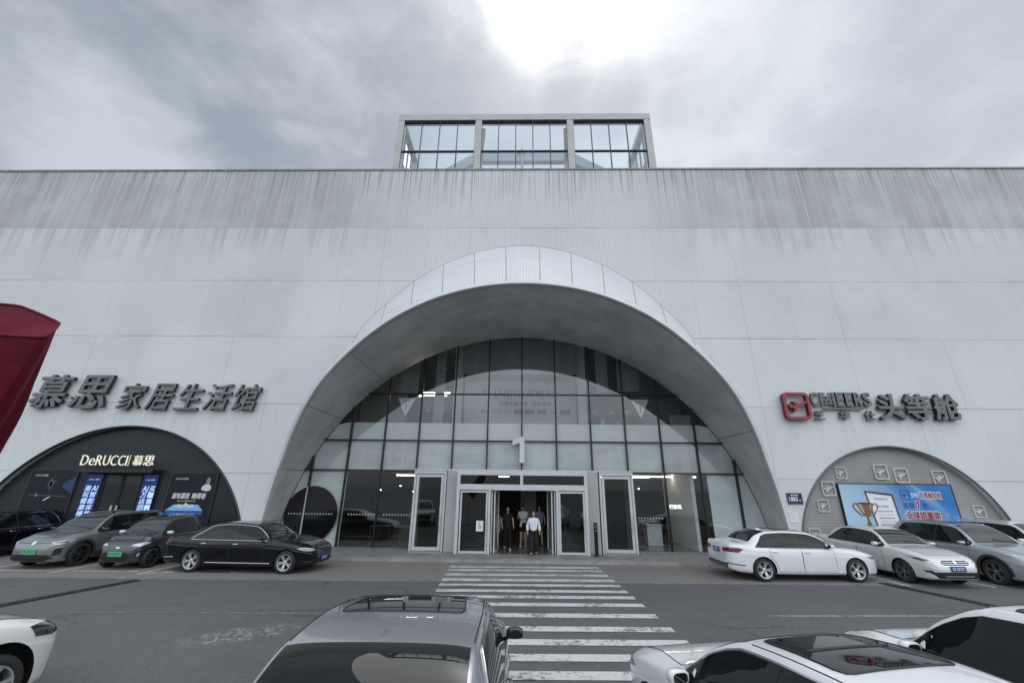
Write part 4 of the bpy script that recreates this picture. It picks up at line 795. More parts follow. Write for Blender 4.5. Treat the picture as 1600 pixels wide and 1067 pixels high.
# ground-floor shop furniture seen dimly
shelf('clothes_rack', 'dark wall rack in the shop behind the right side door', 3.6, 4.9, 23.5, .13, 2.6, 4)
mb = MB(); mb.box(3.75, 4.6, 23.0, 23.06, 1.5, 2.7); tag(mb.build('hanging_coat', mat('coat_tan', (.28, .18, .12), .8)), 'tan coat hanging inside the right side door', 'coat')
t = thing('shop_counter', 'white box counter inside the glass right of the side door', 'counter', (6.5, 22, .13)); mb = MB(); mb.box(6.2, 6.9, 21.8, 22.4, .13, 1.0); mb.build('counter_body', INWHITE, t); mb = MB(); mb.box(6.15, 6.95, 21.75, 22.45, 1.001, 1.05); mb.build('counter_top', ALU, t)
mb = MB(); put_text(mb, '巴黎风', 7.05, 7.6, 1.8, 2.0, 20.75, .03, .02); tag(mb.build('shop_lettering', mat('letter_lit_white', (.8, .8, .8), .4, emit=(1, 1, 1), est=.8)), 'small white lit shop letters inside the right ground floor glass', 'lettering')
for i, (x, y) in enumerate(((-6.6, 21.6), (-5.4, 21.4))):
    t = thing('showroom_table', ('dark table set with glassware in the left showroom, nearer the round window', 'dark table set with glassware in the left showroom, nearer the side door')[i], 'table', (x, y, .13)); mb = MB(); mb.box(x - .5, x + .5, y - .4, y + .4, .84, .88); mb.build('table_top', DARKWOOD, t)
    for sx in (-.45, .45):
        for sy in (-.35, .35): mb = MB(); mb.box(x + sx - .03, x + sx + .03, y + sy - .03, y + sy + .03, .13, .839); mb.build('leg', BLACK, t)
# ------------------------------------------------------------------ people coming out of the door
def skin_mesh(nodes, edges, root, sub=2):
    me = bpy.data.meshes.new('skin'); me.from_pydata([p for p, r in nodes], edges, []); o = bpy.data.objects.new('skin', me); COL.objects.link(o)
    o.modifiers.new('skin', 'SKIN'); sk = me.skin_vertices[0].data
    for i, (p, r) in enumerate(nodes): sk[i].radius = r if hasattr(r, '__len__') else (r, r); sk[i].use_root = (i == root)
    sb = o.modifiers.new('sub', 'SUBSURF'); sb.levels = sub; sb.render_levels = sub
    bpy.context.view_layer.update(); m2 = bpy.data.meshes.new_from_object(o.evaluated_get(bpy.context.evaluated_depsgraph_get()))
    vs = [tuple(v.co) for v in m2.vertices]; fs = [tuple(p.vertices) for p in m2.polygons]
    bpy.data.objects.remove(o); bpy.data.meshes.remove(me); bpy.data.meshes.remove(m2); return vs, fs
HAIR = mat('hair_black', (.012, .010, .009), .5); HAIRG = mat('hair_grey', (.10, .095, .09), .6); SHOE = mat('shoe_dark', (.02, .02, .02), .5); SHOEW = mat('shoe_white', (.6, .6, .6), .5); EYE = mat('eye_dark', (.01, .008, .006), .2); LIPM = mat('lip', (.30, .12, .10), .5)
def person(label, loc, rz, h, P):
    k = h / 1.66
    J = {'pel': (0, 0, .93), 'spi': (0, -.005, 1.10), 'che': (0, -.01, 1.27), 'nec': (0, -.005, 1.41), 'hb': (0, -.015, 1.47)}
    for s_, q in (('L', 1), ('R', -1)):
        J.update({'sh' + s_: (q * .165, 0, 1.345), 'el' + s_: (q * .215, .03, 1.09), 'wr' + s_: (q * .225, -.06, .87), 'hi' + s_: (q * .085, 0, .88), 'kn' + s_: (q * .095, -.02, .49), 'an' + s_: (q * .10, .025, .085)})
    J.update(P.get('pose', {}))
    fat = P.get('fat', 1.)
    def V(n_): return Vector(J[n_]) * k
    nodes = []; idx = {}; edges = []
    def nd(n_, p, r, par=None):
        idx[n_] = len(nodes); nodes.append((tuple(p), r)); 
        if par: edges.append((idx[par], idx[n_]))
    nd('pel', V('pel'), (.125 * k * fat, .095 * k * fat)); nd('spi', V('spi'), (.115 * k * fat, .085 * k * fat), 'pel'); nd('che', V('che'), (.13 * k * fat, .092 * k), 'spi'); nd('nec', V('nec'), .052 * k, 'che'); nd('hb', V('hb'), .048 * k, 'nec')
    for s_ in 'LR':
        q = 1 if s_ == 'L' else -1
        nd('sh' + s_, V('sh' + s_), .055 * k, 'che'); nd('el' + s_, V('el' + s_), .040 * k, 'sh' + s_); nd('wr' + s_, V('wr' + s_), .026 * k, 'el' + s_)
        dirn = (V('wr' + s_) - V('el' + s_)).normalized(); side = dirn.cross(Vector((q, 0, 0))).normalized(); nrm = dirn.cross(side)
        pm_ = V('wr' + s_) + dirn * .065 * k; nd('pa' + s_, pm_, (.034 * k, .016 * k), 'wr' + s_)
        for j in range(4):
            b = pm_ + side * (.012 * (j - 1.5) * 1.5 * k) + dirn * .03 * k; t = b + dirn * (.055 - .006 * abs(j - 1.4)) * k + nrm * (.012 * k * q); nd(f'f{s_}{j}', b, .0095 * k, 'pa' + s_); nd(f'g{s_}{j}', t, .007 * k, f'f{s_}{j}')
        tb = V('wr' + s_) + dirn * .03 * k + side * .035 * k; nd('th' + s_, tb, .010 * k, 'wr' + s_); nd('tt' + s_, tb + dirn * .04 * k + side * .012 * k, .008 * k, 'th' + s_)
        nd('hi' + s_, V('hi' + s_), .085 * k * fat, 'pel'); nd('kn' + s_, V('kn' + s_), .055 * k, 'hi' + s_); nd('an' + s_, V('an' + s_), .036 * k, 'kn' + s_); nd('to' + s_, V('an' + s_) + Vector((q * .02, -.14, -.055)) * k, .030 * k, 'an' + s_)
    vs, fs = skin_mesh(nodes, edges, 0, 1)
    mb = MB(); mb.add(vs, fs); hc = V('hb') + Vector((0, -.012, .10)) * k; nn, mm = 20, 14; hv = []; tilt = P.get('tilt', .12)
    def headp(a, e, gro=1.):
        x = .074 * math.cos(e) * math.sin(a); y = -.093 * math.cos(e) * math.cos(a); z = .115 * math.sin(e)
        if e < 0: x *= 1 + .30 * e / 1.57; y *= 1 + .12 * e / 1.57
        if y < -.05: 
            nose = math.exp(-((x / .012) ** 2) - ((z + .012) / .022) ** 2) * .024; sock = math.exp(-(((abs(x) - .03) / .016) ** 2) - ((z - .012) / .012) ** 2) * .010; chin = math.exp(-((x / .03) ** 2) - ((z + .092) / .02) ** 2) * .010; y += -nose + sock - chin
        if abs(abs(a) - math.pi / 2) < .2 and -.25 < e < .2: x *= 1.13
        p = Vector((x, y, z)) * (k * gro); return hc + Matrix.Rotation(tilt, 3, 'X') @ p
    for i in range(mm + 1):
        for j in range(nn): hv.append(headp(-math.pi + 2 * math.pi * j / nn, -math.pi / 2 + math.pi * i / mm))
    mb.add(hv, [(i * nn + j, i * nn + (j + 1) % nn, (i + 1) * nn + (j + 1) % nn, (i + 1) * nn + j) for i in range(mm) for j in range(nn)])
    o = mb.build('person', P.get('skin', SKIN), None, True); o.location = loc; o.rotation_euler = (0, 0, rz); tag(o, label, 'person')
    # hair: a cap over the skull, open at the face
    hm = MB(); hv = []; low = P.get('hairlow', -.35)
    for i in range(9):
        for j in range(nn):
            a = -math.pi + 2 * math.pi * j / nn; front = max(0, math.cos(a)); e0 = low + (P.get('brow', .62) - low) * front ** 1.3; e = e0 + (math.pi / 2 - e0) * i / 8; hv.append(headp(a, e, 1.10 + .02 * math.sin(j * 2.3)))
    hm.add(hv, [(i * nn + j, i * nn + (j + 1) % nn, (i + 1) * nn + (j + 1) % nn, (i + 1) * nn + j) for i in range(8) for j in range(nn)]); hm.build('hair', P.get('hair', HAIR), o, True, True)
    for q in (-1, 1):
        e_ = MB(); e_.lathe([(.001, -.006), (.009, -.004), (.011, 0)], 8, 'y', headp(q * .40, .11) + Vector((0, -.001, 0))); e_.build('eye', EYE, o, True, True)
    e_ = MB(); a, b, c = headp(-.28, -.46), headp(0, -.48), headp(.28, -.46); e_.tube([a, b, c], .005 * k, 6); e_.build('mouth', LIPM, o, True, True)
    # clothes
    def cloth(nm, names, eds, m_, grow, over={}):
        ns = []; ix = {}
        for n_ in names:
            p = over[n_][0] if n_ in over and over[n_][0] is not None else nodes[idx[n_]][0]; r = nodes[idx[n_]][1] if n_ in idx else .05; r = over[n_][1] if n_ in over else r
            r = tuple(v + grow for v in r) if hasattr(r, '__len__') else r + grow; ix[n_] = len(ns); ns.append((tuple(p), r))
        v2, f2 = skin_mesh(ns, [(ix[a], ix[b]) for a, b in eds], 0, 2); mb = MB(); mb.add(v2, f2); return mb.build(nm, m_, o, True, True)
    slv = P.get('sleeve', .55); ov = {}
    names = ['spi', 'pel', 'che', 'shL', 'shR']; eds = [('spi', 'pel'), ('spi', 'che'), ('che', 'shL'), ('che', 'shR')]
    ov['pel'] = (tuple(V('pel') + Vector((0, 0, P.get('hem', -.02) * k))), (.128 * k * fat, .098 * k * fat))
    for s_ in 'LR':
        if slv > 1: names += ['el' + s_, 'wr' + s_]; eds += [('sh' + s_, 'el' + s_), ('el' + s_, 'wr' + s_)]; ov['el' + s_] = (None, .048 * k); ov['wr' + s_] = (tuple(V('wr' + s_) + (V('el' + s_) - V('wr' + s_)) * .08), .036 * k)
        else:
            ov['el' + s_] = (tuple(V('sh' + s_) + (V('el' + s_) - V('sh' + s_)) * slv), .056 * k); names += ['el' + s_]; eds += [('sh' + s_, 'el' + s_)]
    names.append('nec'); ov['nec'] = (tuple(V('nec') + Vector((0, 0, -.03 * k))), .060 * k); ov['che'] = (None, (.15 * k * fat, .115 * k)); ov['spi'] = (None, (.132 * k * fat, .105 * k * fat)); eds.append(('che', 'nec'))
    cloth('shirt', names, eds, P['top'], .024 * k, ov)
    lg = P.get('leg', 1.); lr = P.get('legr', (.085, .062, .05)); names = ['pel']; eds = []; ov = {'pel': (None, (.122 * k * fat, .094 * k * fat))}
    for s_ in 'LR':
        names += ['hi' + s_, 'kn' + s_]; eds += [('pel', 'hi' + s_), ('hi' + s_, 'kn' + s_)]; ov['hi' + s_] = (None, lr[0] * k * fat); ov['kn' + s_] = (None, lr[1] * k)
        if lg < 1: ov['kn' + s_] = (tuple(V('hi' + s_) + (V('kn' + s_) - V('hi' + s_)) * lg), lr[1] * k)
        else: names.append('an' + s_); eds.append(('kn' + s_, 'an' + s_)); ov['an' + s_] = (tuple(V('an' + s_) + Vector((0, 0, -.01))), lr[2] * k)
    cloth('shorts' if lg < 1 else 'trousers', names, eds, P['bottom'], .016 * k, ov)
    for s_ in 'LR':
        q = 1 if s_ == 'L' else -1; an = V('an' + s_); sm_ = MB(); prof = [(.055, .030, .05), (.02, .042, .075), (-.05, .045, .06), (-.12, .044, .045), (-.165, .030, .032)]; sv = []
        for y, wx, hz in prof:
            for j in range(10): a = 2 * math.pi * j / 10; sv.append((an.x + wx * math.cos(a) * k, an.y + y * k, max(an.z - .085 * k + .002, an.z - .085 * k + hz * (.5 + .55 * math.sin(a)) * k)))
        sm_.add(sv, [(i * 10 + j, i * 10 + (j + 1) % 10, i * 10 + 10 + (j + 1) % 10, i * 10 + 10 + j) for i in range(4) for j in range(10)] + [tuple(range(10)), tuple(range(40, 50))]); sm_.build('shoe', P.get('shoe', SHOE), o, True, True)
    return o
TW = mat('cloth_white', (.74, .74, .76), .8); TB = mat('cloth_black', (.009, .008, .010), .85); TG = mat('cloth_blue_grey', (.20, .25, .31), .85); BK = mat('cloth_dark', (.007, .007, .008), .85)
person('older woman in a white long-sleeved blouse and wide black trousers on the doorstep', (.60, 18.42, .128), R(2), 1.60, dict(top=TW, bottom=BK, sleeve=2, hem=-.06, hair=HAIRG, hairlow=-.5, brow=.75, fat=1.12, legr=(.10, .105, .125), shoe=SHOE, pose={'anL': (.11, .10, .10), 'knL': (.10, .0, .49), 'anR': (-.10, -.12, .085), 'knR': (-.10, -.10, .49), 'elL': (.25, .05, 1.10), 'wrL': (.26, -.02, .87), 'elR': (-.25, .06, 1.10), 'wrR': (-.25, .0, .87)}))
person('man in black short-sleeved shirt and dark trousers walking at the left of the doorway', (-.50, 19.75, .128), R(8), 1.72, dict(top=TB, bottom=BK, shoe=SHOEW, pose={'anL': (.09, -.16, .085), 'knL': (.09, -.14, .50), 'anR': (-.10, .16, .12), 'knR': (-.10, .0, .49), 'wrL': (.24, -.14, .90), 'elL': (.24, .02, 1.10), 'wrR': (-.23, -.05, .88), 'elR': (-.25, .08, 1.10)}))
person('man in white T-shirt and black shorts looking down at his hands in the doorway', (.20, 20.9, .128), R(-3), 1.76, dict(top=TW, bottom=TB, leg=.85, legr=(.09, .085, .05), tilt=.42, shoe=SHOEW, pose={'elL': (.24, .02, 1.12), 'wrL': (.10, -.24, 1.10), 'elR': (-.24, .02, 1.12), 'wrR': (-.10, -.24, 1.10), 'anL': (.11, .02, .085), 'anR': (-.11, -.08, .085)}))
person('man in blue-grey short-sleeved shirt and shorts half hidden behind the white blouse', (.98, 21.3, .128), R(4), 1.72, dict(top=TG, bottom=mat('cloth_green', (.06, .09, .09), .85), leg=.9, legr=(.09, .085, .05), pose={'elL': (.25, .06, 1.10), 'wrL': (.24, -.08, .95), 'anL': (.10, -.10, .085), 'anR': (-.10, .12, .10)}))
mb = MB(); mb.box(.05, .14, 20.56, 20.575, .98, 1.15); tag(mb.build('name_card', mat('card_white', (.7, .7, .7), .4)), 'white card hanging at the waist of the man in white T-shirt', 'card')

# ------------------------------------------------------------------ furled dark red parasol at the left edge
t = thing('furled_parasol', 'dark red furled parasol fabric leaning in at the left edge', 'parasol', (-3.3, 1.6, 0))
def maroon():
    m = bpy.data.materials.new('maroon_canvas'); m.use_nodes = True; b = m.node_tree.nodes['Principled BSDF']; q = N(m.node_tree); p = q.pos()
    q.put(b.inputs['Base Color'], q.mix(q.noise(p, 6, 5, .6), (.10, .006, .018), (.16, .012, .028))); b.inputs['Roughness'].default_value = .7; b.inputs['Specular IOR Level'].default_value = .2
    q.put(b.inputs['Normal'], q.bump(q.m('ADD', q.m('MULTIPLY', q.noise(p, 9, 3, .5, 1.2), 1.), q.m('MULTIPLY', q.noise(p, 240, 2), .05)), .35, .03)); return m
CANVAS = maroon()
A = Vector((.46, -.29, .84)).normalized(); T0 = Vector((-2.945, 2.11, 3.505)); U = Vector((-.96, -.10, .24)).normalized(); Vv = Vector((.05, .62, .78)).normalized()
mb = MB(); nn = 84; NR = 40; vs = []
def pleat(ph, f):
    q_ = (ph + .35 + .25 * f) % (math.pi / 3) - math.pi / 6; hexr = math.cos(math.pi / 6) / math.cos(q_)          # flat cloth between the folded ribs
    return (.25 + .75 * hexr * 1.06) + (.045 * math.sin(5 * ph + 2.0 + f * 2.3) + .03 * math.sin(9 * ph + f * 6.) + .018 * math.sin(17 * ph + f * 14.)) * min(1, f * 2.5)
for i in range(NR + 1):
    s_ = i / NR; c = T0 - A * (s_ * 1.65); ru = .30 * (1 - .12 * s_) ; rv = .13 + .16 * min(1, s_ * 2.2)
    for j in range(nn):
        ph = 2 * math.pi * j / nn; g = pleat(ph, s_)
        vs.append(c + U * (ru * g * math.cos(ph + math.pi)) + Vv * (rv * g * math.sin(ph)))
mb.add(vs, [(i * nn + j, i * nn + (j + 1) % nn, (i + 1) * nn + (j + 1) % nn, (i + 1) * nn + j) for i in range(NR) for j in range(nn)]); mb.build('furled_canopy', CANVAS, t, True)
mb = MB(); cv = []
for i in range(6):
    f = i / 5; r = 1 - .96 * f
    for j in range(nn):
        ph = 2 * math.pi * j / nn; g = pleat(ph, 0) * r * .995 + (.02 * math.sin(9 * ph) * f * (1 - f) * 3)
        cv.append(T0 - A * (.10 * f) + U * (.30 * g * math.cos(ph + math.pi)) + Vv * (.13 * g * math.sin(ph)))
mb.add(cv, [(i * nn + j, i * nn + (j + 1) % nn, (i + 1) * nn + (j + 1) % nn, (i + 1) * nn + j) for i in range(5) for j in range(nn)]); mb.build('folded_end', CANVAS, t, True)
mb = MB(); mb.tube([tuple(v) for v in vs[:nn]], .008, 6, closed=True); mb.build('stitched_hem', CANVAS, t, True)
mb = MB(); e = T0 - A * 1.6; mb.tube([T0 - A * .3, e, (e.x - .2, e.y + .15, 1.6), (e.x - .22, e.y + .17, .06)], .028, 10); mb.build('pole', ALU, t, True)
mb = MB(); mb.lathe([(.001, .10), (.05, .10), (.06, .07), (.30, .06), (.32, .03), (.32, .004), (.001, .004)], 28, 'z', (e.x - .22, e.y + .17, 0)); mb.build('base_plate', BLACK, t)
# ------------------------------------------------------------------ cars
def pchip(tab):
    tab = sorted(tab); tt = [tab[0]]
    for q in tab[1:]:
        if q[0] - tt[-1][0] > .012: tt.append(q)
    tab = tt
    xs = [a for a, _ in tab]; ys = [b for _, b in tab]; k = len(xs); h = [xs[i + 1] - xs[i] for i in range(k - 1)]; dl = [(ys[i + 1] - ys[i]) / h[i] for i in range(k - 1)]
    dd = [0.] * k; dd[0] = dl[0]; dd[-1] = dl[-1]
    for i in range(1, k - 1):
        if dl[i - 1] * dl[i] > 0:
            a = 2 * h[i] + h[i - 1]; b = h[i] + 2 * h[i - 1]; dd[i] = (a + b) / (a / dl[i - 1] + b / dl[i])
    def f(x):
        x = min(max(x, xs[0]), xs[-1]); i = 0
        while i < k - 2 and x > xs[i + 1]: i += 1
        t = (x - xs[i]) / h[i]; t2 = t * t; t3 = t2 * t
        return (2 * t3 - 3 * t2 + 1) * ys[i] + (t3 - 2 * t2 + t) * h[i] * dd[i] + (-2 * t3 + 3 * t2) * ys[i + 1] + (t3 - t2) * h[i] * dd[i + 1]
    return f
TYRE = mat('tyre_rubber', (.018, .018, .019), .8); CHROME = mat('chrome', (.75, .76, .77), .12, 1.); ALLOY = mat('alloy_silver', (.62, .63, .65), .3, .7); ALLOYD = mat('alloy_dark', (.05, .05, .053), .35, .6)
CGLASS = mat('tinted_car_glass', (.006, .008, .009), .015, 0, .36, .0); WGLASS = mat('windscreen_glass', (.020, .027, .026), .012, 0, 1.0, .35); LINER = mat('arch_liner', (.008, .008, .008), .9); TRIM = mat('black_trim', (.012, .012, .013), .35)
LAMPG = mat('headlamp_glass', (.55, .58, .60), .08, .3, .6, 1.); LAMPD = mat('headlamp_dark', (.04, .045, .05), .06, .2, .6, 1.); TAIL = mat('tail_lamp_red', (.11, .012, .012), .12, 0, .5, 1.); PLB = mat('plate_blue', (.012, .05, .26), .4); PLG = mat('plate_green', (.10, .46, .22), .4); PLT = mat('plate_text_white', (.6, .65, .75), .5); PLK = mat('plate_text_dark', (.03, .08, .05), .5); CLAD = mat('grey_cladding', (.03, .03, .032), .65)
SEAMC = mat('panel_gap', (.012, .012, .013), .7)

def make_car(label, loc, heading, P, name='parked_car', cat='car'):
    L, W, H = P['L'], P['W'], P['H']; hw = W / 2; wr_ = P.get('wr', .325); fo = P['fo']; wb = P['wb']; xf = L / 2 - fo; xr = xf - wb
    suv = P.get('suv', False); hb = P['hood']; belt = P['belt']; deck = P.get('deck', belt)
    X = lambda q: q - L / 2                                  # metres from the tail
    cowl, head, rroof, rbase = P['cowl'], P['head'], P['rroof'], P['rbase']     # metres from the tail
    if suv: zt = [(0, .66), (.04, .86), (.10, belt + .02), (rbase, belt + .07), ((rbase * .45 + rroof * .55), (belt + H) / 2 + .10), (rroof, H - .05)]
    else: zt = [(0, .60), (.03, deck * .80), (.08, deck - .045), (.16, deck), (rbase, deck + .015), ((rbase + rroof) / 2, (deck + H) / 2 + .055), (rroof, H - .035)]
    zt += [((rroof + head) / 2 - .1, H), (head, H - .045), ((head * .5 + cowl * .5), (H + hb) / 2 + .045), (cowl, hb + .015), (L - (L - cowl) * .55, hb - .045), (L - .34, hb - .135), (L - .16, hb - .20), (L - .06, hb - .30), (L - .02, hb - .38), (L, hb - .46)]
    zs = [(0, .56), (.04, (.84 if suv else deck * .77)), (.12, deck - .09), (.3, (belt if suv else deck - .05)), (rbase + .25, belt + .0), (L * .5, belt - .01), (cowl - .1, belt - .02), (cowl + .25, hb - .075), (L - .5, hb - .17), (L - .2, hb - .25), (L - .06, hb - .34), (L, hb - .49)]
    wm = [(0, .66), (.04, .76), (.12, .855), (.3, .93), (.7, .975), (1.3, 1.), (L * .55, 1.), (L - 1.1, .985), (L - .62, .955), (L - .32, .885), (L - .14, .79), (L - .05, .68), (L, .56)]
    wt = [(0, .60), (.1, .74), (rbase * .6, .76), (rbase, .755), (rroof, P.get('roofw', .64)), ((rroof + head) / 2, P.get('roofw', .64) + .015), (head, P.get('roofw', .64) - .01), (cowl, .80), (cowl + .3, .80), (L - .4, .70), (L - .1, .60), (L, .48)]
    if suv: wt[1:4] = [(.1, .80), (rbase, .80)]
    zb = [(0, .40), (.06, .32), (.3, .25), (xr + L / 2 - .4, .22), (L / 2, P.get('clear', .19)), (xf + L / 2 + .4, .20), (L - .25, .20), (L - .05, .25), (L, .33)]
    fzt, fzs, fwm, fwt, fzb = pchip(zt), pchip(zs), pchip(wm), pchip(wt), pchip(zb)
    def top(x): return fzt(x + L / 2)
    def sh(x): return min(fzs(x + L / 2), top(x) - .012)
    def rw(x): return fwt(x + L / 2) * hw
    def edge(x): s_ = sh(x); t_ = top(x); return s_ + (t_ - s_) * (.905 if t_ - s_ > .25 else .86)
    def half(x):
        q = x + L / 2; z0 = fzb(q); m = fwm(q) * hw; s_ = sh(x); t_ = top(x); r = min(rw(x), m * .97); b = m * .955; e = edge(x); g = s_ - z0
        c = P.get('crease', .012)
        C = [(0, z0), (m * .70, z0), (m * .92, z0 + .015), (m * .975, z0 + .10 * g + .02), (m * .985, z0 + .32 * g), (m * .992, z0 + .52 * g), (m * 1.0, z0 + .72 * g), (m * 1.0 - .004, z0 + .76 * g), (m * .985, z0 + .90 * g), (b, s_), (b + (r - b) * .45 + .018 * min(1, (t_ - s_) / .4), s_ + (e - s_) * .5), (r + .006, e - .25 * (t_ - e)), (r * .94, e + .45 * (t_ - e)), (r * .72, e + .80 * (t_ - e)), (r * .36, t_ - .03 * (t_ - e)), (0, t_)]
        out_ = []; k = len(C)
        for i in range(k - 1):
            p0 = C[max(0, i - 1)]; p1 = C[i]; p2 = C[i + 1]; p3 = C[min(k - 1, i + 2)]
            for j in range(3):
                t = j / 3; v = []
                for a in (0, 1):
                    m1 = (p2[a] - p0[a]) * .42; m2 = (p3[a] - p1[a]) * .42
                    v.append((2 * t ** 3 - 3 * t ** 2 + 1) * p1[a] + (t ** 3 - 2 * t ** 2 + t) * m1 + (-2 * t ** 3 + 3 * t ** 2) * p2[a] + (t ** 3 - t ** 2) * m2)
                out_.append((max(0, v[0]), v[1]))
        out_.append(C[-1]); return out_
    NX = 84; xs = []
    for i in range(NX + 1):
        s_ = i / NX; xs.append(L * (.62 * s_ + .38 * (.5 - .5 * math.cos(math.pi * s_))) - L / 2)
    body = MB(); ringn = None; vs = []
    for x in xs:
        h_ = half(x); ring_ = h_ + [(-y, z) for y, z in h_[-2:0:-1]]; ringn = len(ring_); vs += [(x, y, z) for y, z in ring_]
    fs = [(i * ringn + j, i * ringn + (j + 1) % ringn, (i + 1) * ringn + (j + 1) % ringn, (i + 1) * ringn + j) for i in range(NX) for j in range(ringn)]
    fs += [tuple(range(ringn - 1, -1, -1)), tuple(NX * ringn + j for j in range(ringn))]
    bvh = BVHTree.FromPolygons([Vector(v) for v in vs], fs)
    body.add(vs, fs)
    car = thing(name, label, cat, loc, heading); BASE[car.name] = Vector((0, 0, 0))
    PM = P['paint']
    bo = body.build('body', [PM, LINER], car, True, True)
    # wheel arches
    cut = MB()
    for sx in (xf, xr):
        for sy in (-1, 1):
            y0, y1 = sorted((sy * (hw - .30), sy * (hw + .3))); ra = wr_ + P.get('gap', .045)
            kk = 44; cv = [(sx + ra * math.cos(2 * math.pi * j / kk), y, wr_ + ra * math.sin(2 * math.pi * j / kk)) for y in (y0, y1) for j in range(kk)]; cut.add(cv, [tuple(range(kk)), tuple(range(2 * kk - 1, kk - 1, -1))] + [(j, (j + 1) % kk, kk + (j + 1) % kk, kk + j) for j in range(kk)], 1)
    co = cut.build('cutter', [PM, LINER], car, False, True)
    md = bo.modifiers.new('arches', 'BOOLEAN'); md.operation = 'DIFFERENCE'; md.object = co; md.solver = 'EXACT'
    bpy.context.view_layer.update(); me = bpy.data.meshes.new_from_object(bo.evaluated_get(bpy.context.evaluated_depsgraph_get()))
    bo.modifiers.clear(); old = bo.data; bo.data = me; me.name = 'body'; bpy.data.meshes.remove(old); bpy.data.objects.remove(co)
    try: me.set_sharp_from_angle(angle=R(50))
    except Exception: pass
    # -- conforming patches: outlines given by rough 3-D points near the skin, projected along d
    def basis(d_):
        d_ = Vector(d_).normalized(); up = Vector((0, 0, 1)) if abs(d_.z) < .9 else Vector((1, 0, 0)); a = up.cross(d_).normalized(); return d_, a, d_.cross(a)
    def hit(d_, a, b, u, v, off):
        o = a * u + b * v + d_ * 8; p, nrm, _, _ = bvh.ray_cast(o, -d_)
        if p is None: return None
        if nrm.dot(d_) < 0: nrm = -nrm
        return p + nrm * off
    def patch(nm, pts, d_, m, off=.004, par=None, res=.09, thick=0):
        d_, a, b = basis(d_); P2 = [(Vector(p).dot(a), Vector(p).dot(b)) for p in pts]
        # densify the outline, add inner grid points
        Q = []
        for (x0, y0), (x1, y1) in zip(P2, P2[1:] + P2[:1]):
            k = max(1, int(math.hypot(x1 - x0, y1 - y0) / res))
            Q += [Vector((x0 + (x1 - x0) * i / k, y0 + (y1 - y0) * i / k)) for i in range(k)]
        ne = len(Q); ux = [q.x for q in Q]; uy = [q.y for q in Q]; x = min(ux) + res / 2
        while x < max(ux):
            y = min(uy) + res / 2
            while y < max(uy): Q.append(Vector((x, y))); y += res
            x += res
        vo, _, fo_, _, _, _ = delaunay_2d_cdt(Q, [], [list(range(ne))], 1, 1e-5)
        H_ = [hit(d_, a, b, v.x, v.y, off) for v in vo]; mb = MB(); keep = [f for f in fo_ if all(H_[i] is not None for i in f)]
        if not keep: return None
        mb.add([h if h is not None else (0, 0, 0) for h in H_], keep)
        o = mb.build(nm, m, par or car, True, True, False)
        bm = bmesh.new(); bm.from_mesh(o.data); bmesh.ops.delete(bm, geom=[v for v in bm.verts if not v.link_faces], context='VERTS')
        for f in bm.faces:
            if f.normal.dot(d_) < 0: f.normal_flip()
        bm.to_mesh(o.data); bm.free(); o.data.polygons.foreach_set('use_smooth', [True] * len(o.data.polygons)); return o
    def ribbon(nm, pts, d_, m, r=.006, off=.0, closed=False, par=None, res=.06, sq=1.):
        d_, a, b = basis(d_); P2 = [(Vector(p).dot(a), Vector(p).dot(b)) for p in pts]; out_ = []
        segs = list(zip(P2, P2[1:] + P2[:1])) if closed else list(zip(P2, P2[1:]))
        for (x0, y0), (x1, y1) in segs:
            k = max(1, int(math.hypot(x1 - x0, y1 - y0) / res))
            for i in range(k): 
                h = hit(d_, a, b, x0 + (x1 - x0) * i / k, y0 + (y1 - y0) * i / k, off)
                if h is not None: out_.append(h)
        if not closed:
            h = hit(d_, a, b, *P2[-1], off)
            if h is not None: out_.append(h)
        if len(out_) < 2: return None
        mb = MB(); mb.tube(out_, r, 6, closed=closed); return mb.build(nm, m, par or car, True, True)
    # -- glazing
    def wscreen(x0, x1, f0, f1, k=9): 
        s1_ = [(x0 + (x1 - x0) * i / k) for i in range(k + 1)]
        return [(x, rw(x) * (f0 + (f1 - f0) * i / k), 2) for i, x in enumerate(s1_)] + [(x, -rw(x) * (f0 + (f1 - f0) * i / k), 2) for i, x in reversed(list(enumerate(s1_)))]
    xc, xh, xq, xb = X(cowl), X(head), X(rroof), X(rbase)
    ws = patch('windscreen', wscreen(xc - .05, xh + .05, .93, .93), (0, 0, 1), WGLASS, .005)
    ribbon('wiper', [(xc - .07, rw(xc) * .85, 2), (xc - .16, -.05, 2)], (0, 0, 1), TRIM, .012, .012, par=ws)
    if not suv: patch('rear_window', wscreen(xb + .10, xq - .04, P.get('rwf', .93), .93), (0, 0, 1), CGLASS, .005)
    else: patch('rear_window', [(-L / 2, sy * hw * .6 * f, z) for sy, f, z in ((-1, 1, belt + .08), (1, 1, belt + .08), (1, .9, H - .14), (-1, .9, H - .14))], (-1, 0, .3), CGLASS, .005)
    dlo0, dlo1 = X(P['dlo0']), X(P['dlo1']); mt = P.get('railm', .045)
    def wz(x): return sh(x) + .022, edge(x) - mt
    def swin(x0, x1, shave=.0, k=16):
        lo_, hi_ = [], []
        for i in range(k + 1):
            x = x0 + (x1 - x0) * i / k; a, b = wz(x)
            if b - a > .02: lo_.append((x, a + shave)); hi_.append((x, b - shave))
        return lo_, hi_
    rear_cut = P.get('rcut', .25)                       # how far the rear top corner is raked in
    def outline(x0, x1, shave, first, last):
        lo_, hi_ = swin(x0, x1, shave); pl = list(lo_)
        for x, z in reversed(hi_):
            if first:
                lim = wz(dlo0)[0] + (x - dlo0) / rear_cut * (wz(dlo0 + rear_cut)[1] - wz(dlo0)[0]) if x < dlo0 + rear_cut else 9
                z = max(min(z, lim), wz(x)[0] + shave + .004)
            pl.append((x, z))
        return pl
